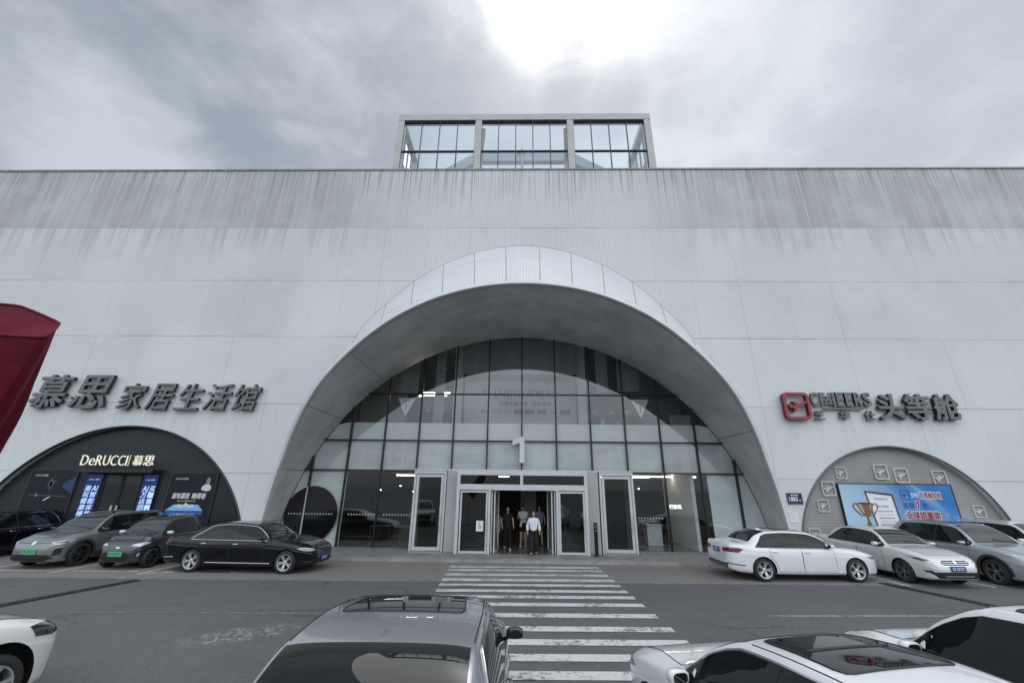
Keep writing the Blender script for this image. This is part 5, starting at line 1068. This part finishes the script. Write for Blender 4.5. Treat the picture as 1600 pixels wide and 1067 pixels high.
    for sy in (1, -1):
        d_ = (0, sy, 0); full = [(x, sy, z) for x, z in outline(dlo0, dlo1, -.016, True, True)]
        sur = patch('window_surround', full, d_, TRIM, .003)
        br = [dlo0] + [X(q) for q in P['pillars']] + [dlo1]
        for i in range(len(br) - 1):
            a = br[i] + (.028 if i else 0); b = br[i + 1] - (.028 if i < len(br) - 2 else 0)
            pl = outline(a, b, 0, i == 0, False); patch('side_window', [(x, sy, z) for x, z in pl], d_, P.get('sglass', CGLASS), .0055)
        if P.get('chrome'): ribbon('window_trim', full, d_, CHROME, .011, .004, True)
        # doors
        pil = [X(q) for q in P['doors']]            # rear edge, B pillar, front edge
        bz = .30
        for i in range(len(pil) - 1):
            x0, x1 = pil[i] + .006, pil[i + 1] - .006; pts = []
            for z in [bz + (sh(x0) - bz) * j / 9 for j in range(10)]:
                q = x0
                rr = (wr_ + P.get('gap', .045) + .06) ** 2 - (z - wr_) ** 2
                if i == 0 and rr > 0: q = max(q, xr + math.sqrt(rr))
                pts.append((q, z))
            front = [(x1, z) for z in [bz + (sh(x1) - .012 - bz) * j / 6 for j in range(7)]]
            topl = [(x0 + (x1 - x0) * j / 6, sh(x0 + (x1 - x0) * j / 6) - .012) for j in range(1, 6)]
            pts[-1] = (pts[-1][0], sh(x0) - .012)
            pl = [(x, sy, z) for x, z in pts + topl + front[::-1]]
            dr = patch('door', pl, d_, PM, .0022); ribbon('door_gap', pl, d_, SEAMC, .0055, .0005, True, par=dr)
            hx = x0 + .16; hz = sh(hx) - P.get('hdrop', .10); p = hit(*basis(d_), *(Vector((hx, sy, hz)).dot(v) for v in basis(d_)[1:]), 0)
            if p is not None:
                mb = MB(); mb.tube([p + Vector((-.10, sy * .004, 0)), p + Vector((-.07, sy * .028, .004)), p + Vector((.06, sy * .03, .006)), p + Vector((.10, sy * .004, .004))], [.010, .015, .015, .010], 8); mb.build('door_handle', CHROME if P.get('chrome') else PM, dr, True, True)
        if P.get('sill') is not False: ribbon('sill_trim', [(xr + wr_ + .14, sy, P.get('sillz', .285)), (xf - wr_ - .14, sy, P.get('sillz', .285))], d_, P.get('sill', TRIM), .013, .0)
        if P.get('clad'):
            for cx in (xr, xf):
                ra = wr_ + P.get('gap', .045); A = [R(-8 + 196 * j / 20) for j in range(21)]
                patch('arch_cladding', [(cx + (ra + .075) * math.cos(a), sy, wr_ + (ra + .075) * math.sin(a)) for a in A] + [(cx + (ra + .001) * math.cos(a), sy, wr_ + (ra + .001) * math.sin(a)) for a in reversed(A)], d_, CLAD, .012, None, .06)
            patch('sill_cladding', [(xr + wr_ + .10, sy, .24), (xf - wr_ - .10, sy, .24), (xf - wr_ - .10, sy, .40), (xr + wr_ + .10, sy, .40)], d_, CLAD, .008)
        # mirror
        mx_ = X(P.get('mirror', P['dlo1'] - .18)); mz = sh(mx_) + .07; yb = sy * (fwm(mx_ + L / 2) * hw * .955)
        mb = MB(); prof = [(-.07, .064), (-.06, .074), (-.01, .077), (.05, .068), (.09, .042), (.105, .01)]; vs_ = []; nn = 12
        for u, r in prof:
            for j in range(nn):
                a = 2 * math.pi * j / nn; vs_.append((mx_ + .02 + u * .85, yb + sy * (.105 + 1.30 * r * math.copysign(abs(math.cos(a)) ** .6, math.cos(a))), mz + .02 + r * .74 * math.copysign(abs(math.sin(a)) ** .65, math.sin(a))))
        mb.add(vs_, [(i * nn + j, i * nn + (j + 1) % nn, (i + 1) * nn + (j + 1) % nn, (i + 1) * nn + j) for i in range(5) for j in range(nn)] + [tuple(range(nn)), tuple(5 * nn + j for j in range(nn))])
        mr = mb.build('wing_mirror', P.get('mirm', PM), car, True, True)
        mb = MB(); mb.tube([(mx_ + .02, yb - sy * .03, mz - .05), (mx_ + .02, yb + sy * .05, mz - .02), (mx_ + .02, yb + sy * .10, mz + .0)], .022, 6); mb.build('mirror_arm', TRIM, mr, True, True)
        mb = MB(); mb.add([(mx_ + .02 - .07 * .85 - .004, yb + sy * (.105 + 1.30 * .055 * math.copysign(abs(math.cos(a)) ** .6, math.cos(a))), mz + .02 + .055 * .74 * math.copysign(abs(math.sin(a)) ** .65, math.sin(a))) for a in [2 * math.pi * j / 16 for j in range(16)]], [tuple(range(16))]); mb.build('mirror_glass', GLOSSBLACK, mr, False, True)
    # -- bonnet, roof details
    bl = [(X(L) - .30, rw(X(L) - .3) * .9, 2), (xc + .06, rw(xc) * .98, 2), (xc + .06, -rw(xc) * .98, 2), (X(L) - .30, -rw(X(L) - .3) * .9, 2)]
    bn = patch('bonnet', bl, (0, 0, 1), PM, .0025); ribbon('bonnet_gap', bl, (0, 0, 1), SEAMC, .0055, .0005, True, par=bn)
    if P.get('pano'):
        a, b, f0, f1 = P['pano']; a, b = X(a), X(b); rad = .10
        pl = [(x, rw(x) * f, 2) for x, f in ((a, f0 - .10), (a + .02, f0 - .03), (a + rad, f0), (b - rad, f1), (b - .02, f1 - .03), (b, f1 - .12))]; pl = pl + [(x, -y, z) for x, y, z in reversed(pl)]
        ro = patch('sunroof', pl, (0, 0, 1), CGLASS, .006); ribbon('sunroof_seal', pl, (0, 0, 1), TRIM, .010, .002, True, par=ro)
        for q in P.get('panobar', ()):
            x = X(q); ribbon('sunroof_bar', [(x, rw(x) * .8 * f0, 2), (x, -rw(x) * .8 * f0, 2)], (0, 0, 1), TRIM, .012, .006, par=ro)
    for sy in (1, -1): 
        ribbon('roof_rail' if P.get('rails') else 'roof_gap', [(xq + .05 + (xh - xq - .1) * j / 8, sy * rw(xq + .05 + (xh - xq - .1) * j / 8) * .955, 2) for j in range(9)], (0, 0, 1), P.get('rails', SEAMC), .018 if P.get('rails') else .006, .012 if P.get('rails') else 0)
    if P.get('blackroof'):
        pl = [(xq + .02 + (xh - xq - .04) * j / 8, rw(xq + (xh - xq) * j / 8) * .99, 2) for j in range(9)]; patch('roof_panel', pl + [(x, -y, z) for x, y, z in reversed(pl)], (0, 0, 1), GLOSSBLACK, .003)
    mb = MB(); xm = xq + .12; tz = top(xm); mb.add([(xm - .07, 0, tz - .01), (xm + .10, .022, tz - .012), (xm + .10, -.022, tz - .012), (xm - .06, 0, tz + .055)], [(0, 1, 2), (0, 3, 1), (0, 2, 3), (1, 3, 2)]); mb.build('shark_fin', PM, car, False, True)
    # -- front and rear faces; y/z outlines for the front, mirrored lamps on the corner
    xF = L / 2
    for nm, pl, m_, off in P.get('front', ()):
        o = patch(nm, [(xF, y, z) for y, z in pl], (1, 0, .12), MATS[m_] if isinstance(m_, str) else m_, off, None, .05)
    for nm, pl, m_, off in P.get('rear', ()): patch(nm, [(-xF, y, z) for y, z in pl], (-1, 0, .05), MATS[m_] if isinstance(m_, str) else m_, off, None, .05)
    for sy in (1, -1):
        for nm, pl, dd_, m_, off in P.get('lamps', ()):
            patch(nm, [((xF if dd_[0] > 0 else -xF) + q[0], sy * q[1], q[2]) for q in pl], (dd_[0], sy * dd_[1], dd_[2]), MATS[m_] if isinstance(m_, str) else m_, off, None, .035)
        for nm, pl, dd_, m_, r in P.get('strips', ()):
            ribbon(nm, [((xF if dd_[0] > 0 else -xF) + q[0], sy * q[1], q[2]) for q in pl], (dd_[0], sy * dd_[1], dd_[2]), MATS[m_] if isinstance(m_, str) else m_, r, .004, res=.03)
    for sgn in P.get('plates', ()):                         # (end, z, material, text material, writing)
        end, z, pm, tm, txt = sgn; d_, a, b = basis((end, 0, 0)); p = hit(d_, a, b, 0, z, 0); px = (p.x if p is not None else end * xF) + end * .02
        mb = MB(); mb.obox((px, 0, z), (Vector((1, 0, 0)), Vector((0, 1, 0)), Vector((0, 0, 1))), .008, .22, .07); pt = mb.build('number_plate', pm, car, False, True)
        mb = MB()                                         # the characters are too small and smeared to read in the photo: plain marks
        for q, (wd_, hh_) in enumerate(((.046, .08), (.034, .08), (.034, .078), (.040, .08), (.030, .078), (.036, .08), (.032, .078))):
            yy_ = -.155 + q * .048 + (.02 if q > 1 else 0); mb.add([(px + end * .0095, end * (yy_ + a * wd_ / 2), z + b_ * hh_ / 2) for a, b_ in ((-1, -1), (1, -1), (1, -.55), (-.35, -.55), (-.35, .1), (.9, .1), (.9, 1), (-1, 1))], [tuple(range(8))])
        mb.build('plate_lettering', tm, pt, False, True)
    # -- wheels
    sp, twin, rimm = P.get('rim', (5, True, ALLOY)); tw = .215; rr = wr_ * .715
    tm_ = MB(); tm_.lathe([(rr, -tw / 2 + .012), (rr + .012, -tw / 2), (wr_ - .03, -tw / 2 + .004), (wr_ - .006, -tw / 2 + .03), (wr_, -tw / 2 + .05), (wr_, tw / 2 - .05), (wr_ - .006, tw / 2 - .03), (wr_ - .03, tw / 2 - .004), (rr + .012, tw / 2), (rr, tw / 2 - .012)], 40, 'y')
    rm = MB(); rm.lathe([(rr + .002, tw / 2 - .014), (rr - .004, tw / 2 - .004), (rr - .018, tw / 2 - .008), (rr - .026, tw / 2 - .035), (rr - .032, -tw / 2 + .02)], 40, 'y')
    rm.lathe([(.001, tw / 2 - .026), (.03, tw / 2 - .028), (.05, tw / 2 - .04), (.062, tw / 2 - .06), (.062, tw / 2 - .09)], 20, 'y')
    for i in range(sp):
        for tq in ((-.13, .13) if twin else (0,)):
            a0 = 2 * math.pi * i / sp; a1 = a0 + tq * (1.35 if twin else 1); w0, w1 = (.020, .017) if twin else (.036, .030); vv = []
            for r, a, w_, y in ((.045, a0 + tq * .9, w0, tw / 2 - .040), (rr * .55, (a0 + a1) / 2 + tq * .25, (w0 + w1) / 2, tw / 2 - .026), (rr - .016, a1, w1, tw / 2 - .014)):
                c = Vector((math.cos(a), 0, math.sin(a))); t_ = Vector((-math.sin(a), 0, math.cos(a)))
                vv += [c * r - t_ * w_ + Vector((0, y, 0)), c * r + t_ * w_ + Vector((0, y, 0)), c * r + t_ * w_ * 1.15 + Vector((0, y - .035, 0)), c * r - t_ * w_ * 1.15 + Vector((0, y - .035, 0))]
            rm.add(vv, [(k * 4 + j, k * 4 + (j + 1) % 4, k * 4 + 4 + (j + 1) % 4, k * 4 + 4 + j) for k in (0, 1) for j in range(4)])
    hb_ = MB(); hb_.lathe([(.001, -.02), (.15, -.02), (.155, -.01), (.155, .012), (.001, .012)], 28, 'y'); hb_.lathe([(.155, -.03), (rr - .034, -.035)], 28, 'y')
    first = None
    for cx in (xf, xr):
        for sy in (1, -1):
            if first is None:
                wh = hb_.build('wheel', mat('brake_iron', (.045, .045, .047), .5, .6), car, True, True); tm_.build('tyre', TYRE, wh, True, True); rm.build('rim', rimm, wh, False, True); first = wh
            else: wh = copy_tree(first, car)
            wh.location = (cx, sy * (hw - tw / 2 - P.get('inset', .02)), wr_); wh.rotation_euler = (0, random.random() * 1.2, 0 if sy > 0 else math.pi)
    return car

# -- paints
P_GREY = paint('paint_grey', (.19, .205, .215), .35); P_DGREY = paint('paint_slate', (.045, .052, .062), .4, .25); P_BLACK = paint('paint_black', (.004, .004, .008), 0, .2); P_BLACK.node_tree.nodes['Principled BSDF'].inputs['Specular IOR Level'].default_value = .1; P_BLACK.node_tree.nodes['Principled BSDF'].inputs['Coat Weight'].default_value = .8
P_WHITE = paint('paint_white', (.74, .75, .77)); P_PEARL = paint('paint_pearl', (.66, .68, .655), .1); P_ICE = paint('paint_ice_blue', (.40, .445, .47), .45); P_SILVER = paint('paint_silver', (.34, .345, .37), .45, .26); P_WHITE2 = paint('paint_white_warm', (.76, .765, .75))
def hexa(y0, y1, z0, z1, t=.0): return [(y0 + t, z0), (y1 - t, z0), (y1, z1), (y0, z1)]
def sym(P): return P + [(-y, z) for y, z in reversed(P)]
PB = lambda z, txt, e=1: (e, z, PLB, PLT, txt)
PG = lambda z, txt, e=1: (e, z, PLG, PLK, txt)
SEDAN = dict(hood=.97, belt=.93, deck=1.06, cowl=3.52, head=2.76, rroof=1.42, rbase=.62, dlo0=.92, dlo1=3.42, pillars=(2.30,), doors=(1.22, 2.30, 3.36))
GRILLE = mat('grille_dark', (.015, .015, .016), .4, noise=(30, .5))
def bars(z0, z1, hw_, k): return [('grille_bar', hexa(-hw_, hw_, z0 + (z1 - z0) * i / k - .004, z0 + (z1 - z0) * i / k + .004), CHROME, .008) for i in range(1, k)]
HL = lambda z, m='headlamp_glass': [('headlight', [(-.10, .52, z - .02), (-.30, .80, z + .0), (-.52, .87, z + .07), (-.40, .80, z + .085), (-.16, .56, z + .06)], (1, .75, .15), m, .005), ('headlight_inner', [(-.18, .62, z + .005), (-.30, .78, z + .02), (-.44, .845, z + .065), (-.24, .68, z + .05)], (1, .75, .15), 'headlamp_dark', .008)]
TLS = [('tail_light', [(.04, .45, .80), (.03, .45, .92), (.14, .76, .93), (.30, .85, .92), (.34, .86, .86), (.14, .77, .80)], (-1, .8, .1), 'tail_lamp_red', .005)]

black_limo = dict(SEDAN, L=5.06, W=1.86, H=1.46, wb=3.08, fo=.84, hood=.98, belt=.945, deck=1.03, cowl=3.62, head=2.90, rroof=1.52, rbase=.70, dlo0=.98, dlo1=3.52, pillars=(2.36,), doors=(1.30, 2.36, 3.48), paint=P_BLACK, chrome=True, sill=CHROME, sillz=.30, wr=.335, rim=(5, True, ALLOY), mirm=P_BLACK, roofw=.63, rcut=.5,
    front=[('grille', [(-.42, .44), (.42, .44), (.48, .60), (.40, .72), (-.40, .72), (-.48, .60)], CHROME, .004), ('grille', [(-.39, .46), (.39, .46), (.45, .60), (.37, .70), (-.37, .70), (-.45, .60)], GRILLE, .007)] + bars(.46, .70, .42, 4) + [('lower_intake', hexa(-.6, .6, .24, .34, .05), GRILLE, .004)], lamps=HL(.66) + TLS, strips=[('bumper_trim', [(.02, .5, .42), (.10, .75, .42), (.5, .9, .44)], (-1, 1.2, 0), CHROME, .011), ('bumper_trim', [(-.06, .55, .33), (-.25, .82, .34)], (1, .6, 0), TRIM, .02)], plates=[PB(.40, '辽B·8Q2'), PB(.76, '辽B·8Q2', -1)])
white_saloon = dict(SEDAN, L=4.82, W=1.84, H=1.44, wb=2.908, fo=.88, hood=.97, belt=.945, deck=1.06, cowl=3.44, head=2.72, rroof=1.42, rbase=.66, dlo0=.86, dlo1=3.36, pillars=(1.30, 2.26), doors=(1.26, 2.28, 3.32), paint=P_WHITE, wr=.33, rim=(5, True, ALLOY), mirm=P_WHITE, sill=P_WHITE, rcut=.34, pano=(1.75, 2.6, .82, .82),
    front=[('grille', [(-.36, .34), (.36, .34), (.46, .52), (.36, .66), (-.36, .66), (-.46, .52)], GRILLE, .006)], rear=[('bumper_diffuser', hexa(-.66, .66, .36, .48, .06), TRIM, .005)],
    lamps=HL(.64) + [('tail_light', [(.03, .40, .80), (.02, .40, .90), (.08, .70, .94), (.30, .86, .94), (.42, .9, .90), (.30, .86, .80)], (-1, .85, .1), 'tail_lamp_red', .005)], strips=[('bumper_trim', [(.03, .62, .50), (.18, .83, .47), (.42, .9, .45)], (-1, 1, 0), TRIM, .014)], plates=[PB(.44, '辽B·6K1'), PB(.82, '辽B·6K1', -1)])
pearl_saloon = dict(SEDAN, L=4.69, W=1.82, H=1.48, wb=2.73, fo=.90, hood=1.0, belt=.955, deck=1.05, cowl=3.34, head=2.56, rroof=1.34, rbase=.56, dlo0=.80, dlo1=3.26, pillars=(1.28, 2.18), doors=(1.18, 2.18, 3.2), paint=P_PEARL, wr=.325, rim=(5, True, mat('alloy_grey', (.20, .20, .21), .35, .7)), mirm=P_PEARL, sill=False, rcut=.5,
    front=[('grille', [(-.40, .60), (.40, .60), (.46, .70), (.36, .76), (-.36, .76), (-.46, .70)], CHROME, .004), ('grille', [(-.38, .615), (.38, .615), (.44, .70), (.35, .745), (-.35, .745), (-.44, .70)], GRILLE, .007)] + bars(.615, .745, .40, 3) + [('lower_intake', [(-.58, .28), (.58, .28), (.72, .42), (.60, .44), (-.60, .44), (-.72, .42)], GRILLE, .005), ('badge', [(-.035, .66), (.035, .66), (.04, .72), (0, .75), (-.04, .72)], CHROME, .016)],
    lamps=[('headlight', [(-.14, .46, .68), (-.22, .70, .64), (-.5, .86, .72), (-.66, .89, .82), (-.54, .84, .82), (-.24, .62, .74)], (1, .8, .25), 'headlamp_glass', .005), ('headlight_inner', [(-.20, .58, .70), (-.28, .72, .68), (-.46, .84, .74), (-.48, .84, .78), (-.26, .66, .73)], (1, .8, .25), 'headlamp_dark', .008), ('fog_lamp', [(-.10, .62, .42), (-.2, .76, .40), (-.28, .8, .46), (-.14, .66, .47)], (1, .6, 0), 'headlamp_dark', .005)] + TLS, strips=[('bumper_crease', [(-.08, .6, .53), (-.3, .82, .55)], (1, .6, 0), P_PEARL, .01)], plates=[PB(.53, '辽B·3H7'), PB(.8, '辽B·3H7', -1)])
CROSS = dict(suv=True, hood=1.06, belt=1.0, deck=1.05, cowl=3.42, head=2.62, rroof=.55, rbase=.14, dlo0=.50, dlo1=3.34, pillars=(1.10, 2.12), doors=(1.14, 2.12, 3.24))
grey_cross = dict(CROSS, L=4.59, W=1.85, H=1.63, wb=2.765, fo=.84, paint=P_GREY, wr=.36, clad=True, rails=mat('rail_silver', (.5, .5, .52), .3, .6), chrome=False, mirm=GLOSSBLACK, blackroof=True, rim=(5, True, ALLOYD), sill=False, belt=1.02, hood=1.06,
    front=[('nose_band', [(-.58, .765), (.58, .765), (.58, .79), (-.58, .79)], GLOSSBLACK, .006), ('lower_intake', [(-.50, .26), (.50, .26), (.72, .34), (.62, .44), (-.62, .44), (-.72, .34)], GRILLE, .006), ('bumper_trim', hexa(-.56, .56, .235, .258, .02), CHROME, .012), ('badge', [(.07 * math.cos(a * .524), .775 + .07 * math.sin(a * .524)) for a in range(12)], ALLOY, .014)],
    lamps=[('headlight', [(-.08, .50, .745), (-.20, .74, .73), (-.42, .87, .79), (-.56, .90, .87), (-.40, .84, .86), (-.14, .54, .79)], (1, .8, .2), 'headlamp_glass', .005), ('headlight_inner', [(-.14, .58, .765), (-.24, .74, .755), (-.36, .83, .79), (-.34, .81, .82), (-.18, .62, .785)], (1, .8, .2), 'headlamp_dark', .009), ('side_intake', [(-.08, .66, .40), (-.22, .80, .42), (-.24, .82, .62), (-.12, .7, .62)], (1, .7, 0), 'grille_dark', .005)], plates=[PG(.52, '辽B·D0516')])
small_ev = dict(CROSS, L=3.2, W=1.60, H=1.55, wb=2.15, fo=.58, paint=P_DGREY, wr=.30, hood=1.0, belt=.96, deck=1.0, cowl=2.46, head=1.72, rroof=.36, rbase=.10, dlo0=.62, dlo1=2.38, pillars=(1.0,), doors=(1.0, 2.24), rim=(5, True, ALLOYD), mirm=mat('mirror_white', (.66, .67, .68), .3, 0, .5, .5), blackroof=False, sill=False, roofw=.66,
    front=[('nose_panel', [(-.34, .60), (.34, .60), (.52, .70), (.44, .80), (-.44, .80), (-.52, .70)], mat('paint_slate_light', (.10, .105, .12), .25, .4), .004), ('nose_gap', [(-.62, .585), (-.30, .555), (.30, .555), (.62, .585), (.62, .605), (.30, .575), (-.30, .575), (-.62, .605)], GLOSSBLACK, .008), ('lower_intake', [(-.36, .26), (.36, .26), (.50, .40), (.36, .50), (-.36, .50), (-.50, .40)], GRILLE, .006), ('badge', [(-.07, .645), (0, .625), (.07, .645), (.06, .67), (-.06, .67)], CHROME, .012)],
    lamps=[('headlight', [(-.06, .40, .70), (-.14, .62, .68), (-.32, .74, .74), (-.40, .77, .80), (-.26, .70, .81), (-.08, .46, .76)], (1, .8, .25), 'headlamp_glass', .005), ('fog_lamp', [(-.08, .52, .36), (-.18, .68, .40), (-.20, .70, .54), (-.10, .58, .52)], (1, .6, 0), 'grille_dark', .004), ('day_light', [(-.11, .60, .39), (-.15, .66, .41), (-.16, .66, .50), (-.12, .62, .48)], (1, .6, 0), 'headlamp_glass', .008)], plates=[PG(.47, '辽B·D72K8')])
ice_suv = dict(CROSS, L=4.75, W=1.89, H=1.68, wb=2.80, fo=.92, paint=P_ICE, wr=.365, clad=True, hood=1.09, belt=1.04, deck=1.08, mirm=P_ICE, chrome=True, rails=ALLOY, rim=(5, True, mat('alloy_bronze', (.30, .28, .26), .3, .8)), sill=False, pano=(1.0, 2.5, .8, .8),
    front=[('grille', [(-.5, .52), (.5, .52), (.62, .76), (.5, .84), (-.5, .84), (-.62, .76)], GRILLE, .006), ('lower_intake', hexa(-.6, .6, .26, .40, -.06), GRILLE, .006)], lamps=[('headlight', [(-.10, .56, .84), (-.26, .80, .84), (-.50, .90, .90), (-.46, .88, .93), (-.16, .62, .88)], (1, .8, .2), 'headlamp_glass', .005)], plates=[PB(.5, '辽B·5T9')])
white_suv = dict(ice_suv, paint=P_WHITE2, mirm=P_WHITE2, clad=False, rim=(5, True, ALLOY), pano=None, lamps=[('headlight', [(-.06, .50, .78), (-.22, .76, .76), (-.40, .87, .80), (-.46, .88, .93), (-.30, .80, .93), (-.10, .56, .90)], (1, .8, .15), 'headlamp_dark', .006)], W=1.86)
silver_saloon = dict(SEDAN, L=4.95, W=1.95, H=1.57, wb=2.95, fo=.86, hood=1.02, belt=.985, deck=1.10, cowl=3.52, head=2.78, rroof=1.36, rbase=.46, dlo0=.80, dlo1=3.44, pillars=(2.28,), doors=(1.28, 2.28, 3.4), paint=P_SILVER, chrome=True, mirm=GLOSSBLACK, roofw=.76, pano=(1.98, 2.68, .74, .70), panobar=(), rcut=.6, rwf=.96, lamps=HL(.66) + TLS, plates=[PB(.8, '辽B·7L4', -1)], railm=.05)
white_pano = dict(SEDAN, L=4.86, W=1.86, H=1.46, wb=2.87, fo=.90, paint=P_WHITE, mirm=P_WHITE, hood=.97, belt=.94, deck=1.05, roofw=.66, pano=(1.92, 2.72, .80, .78), panobar=(2.34,), lamps=HL(.66, 'headlamp_dark') + TLS, chrome=True, plates=[PB(.44, '辽B·9F3')], rim=(5, True, ALLOY))
white_hatch = dict(CROSS, L=4.6, W=1.86, H=1.60, wb=2.7, fo=.9, paint=P_WHITE2, mirm=P_WHITE2, wr=.34, sill=False, roofw=.68, pano=(.9, 2.45, .82, .82), rails=None, plates=[PB(.5, '辽B·1M6')], lamps=HL(.74), hood=1.03, belt=.98)
black_cross = dict(CROSS, L=4.6, W=1.85, H=1.60, wb=2.75, fo=.88, paint=P_BLACK, wr=.35, mirm=P_BLACK, rim=(5, False, ALLOY), sill=False, chrome=True, lamps=[('headlight', [(-.10, .56, .78), (-.26, .80, .77), (-.50, .90, .84), (-.46, .88, .88), (-.16, .62, .84)], (1, .8, .2), 'headlamp_glass', .005)], front=[('grille', [(-.42, .44), (.42, .44), (.48, .60), (.40, .74), (-.40, .74), (-.48, .60)], GRILLE, .006)], plates=[PB(.5, '辽B·2C8')])

D = R
def place(spec, label, nearwheel=None, center=None, heading=0., side=-1, which='f'):
    """set the car down by the contact point of its camera-side wheel, or by its centre"""
    if nearwheel:
        xw = (spec['L'] / 2 - spec['fo']) if which == 'f' else (spec['L'] / 2 - spec['fo'] - spec['wb'])
        lx, ly = xw, side * (spec['W'] / 2 - .10); c, s_ = math.cos(heading), math.sin(heading); center = (nearwheel[0] - lx * c + ly * s_, nearwheel[1] - lx * s_ - ly * c)
    return make_car(label, (center[0], center[1], 0.004), heading, spec)
place(black_limo, 'long black saloon with chrome window trim parked side-on left of the entrance', (-7.42, 14.50), None, D(-1.5), -1)
place(white_saloon, 'white saloon parked side-on right of the arch, its tail and red lamps to the entrance', (10.54, 14.62), None, D(2), -1)
place(pearl_saloon, 'pearl white saloon facing the road beside the trench drain, under the billboard', (12.12, 14.72), None, D(-88), -1)
place(ice_suv, 'pale ice-blue SUV with dark wheel arch cladding facing the road at the right', (14.78, 14.55), None, D(-89), -1)
place(white_suv, 'white SUV at the right edge, only its dark side glass and roof showing', None, (18.55, 16.9), D(-90))
place(grey_cross, 'grey crossover with black roof and green number plate facing the road', (-14.95, 15.30), None, D(-91), 1)
place(small_ev, 'small slate grey electric hatchback with white mirrors between the crossover and the black saloon', (-12.42, 15.24), None, D(-90), 1)
place(black_cross, 'black crossover cut off by the left edge, nose to the road', None, (-20.15, 16.75), D(-90))
place(silver_saloon, 'silver saloon in front of the camera with dark sunroof and chrome window line', None, (-1.06, 4.78), D(91))
place(white_pano, 'white saloon with full glass roof in the foreground right of the crossing', None, (2.62, 4.05), D(103))
place(white_hatch, 'white hatchback at the lower right corner, parked beyond the glass-roofed saloon', None, (5.35, 4.65), D(98))
place(dict(white_suv, fo=.78, gap=.12, wr=.35), 'white SUV at the lower left corner, only its front wing and wheel arch in view', (-6.20, 5.70), None, D(78), -1)
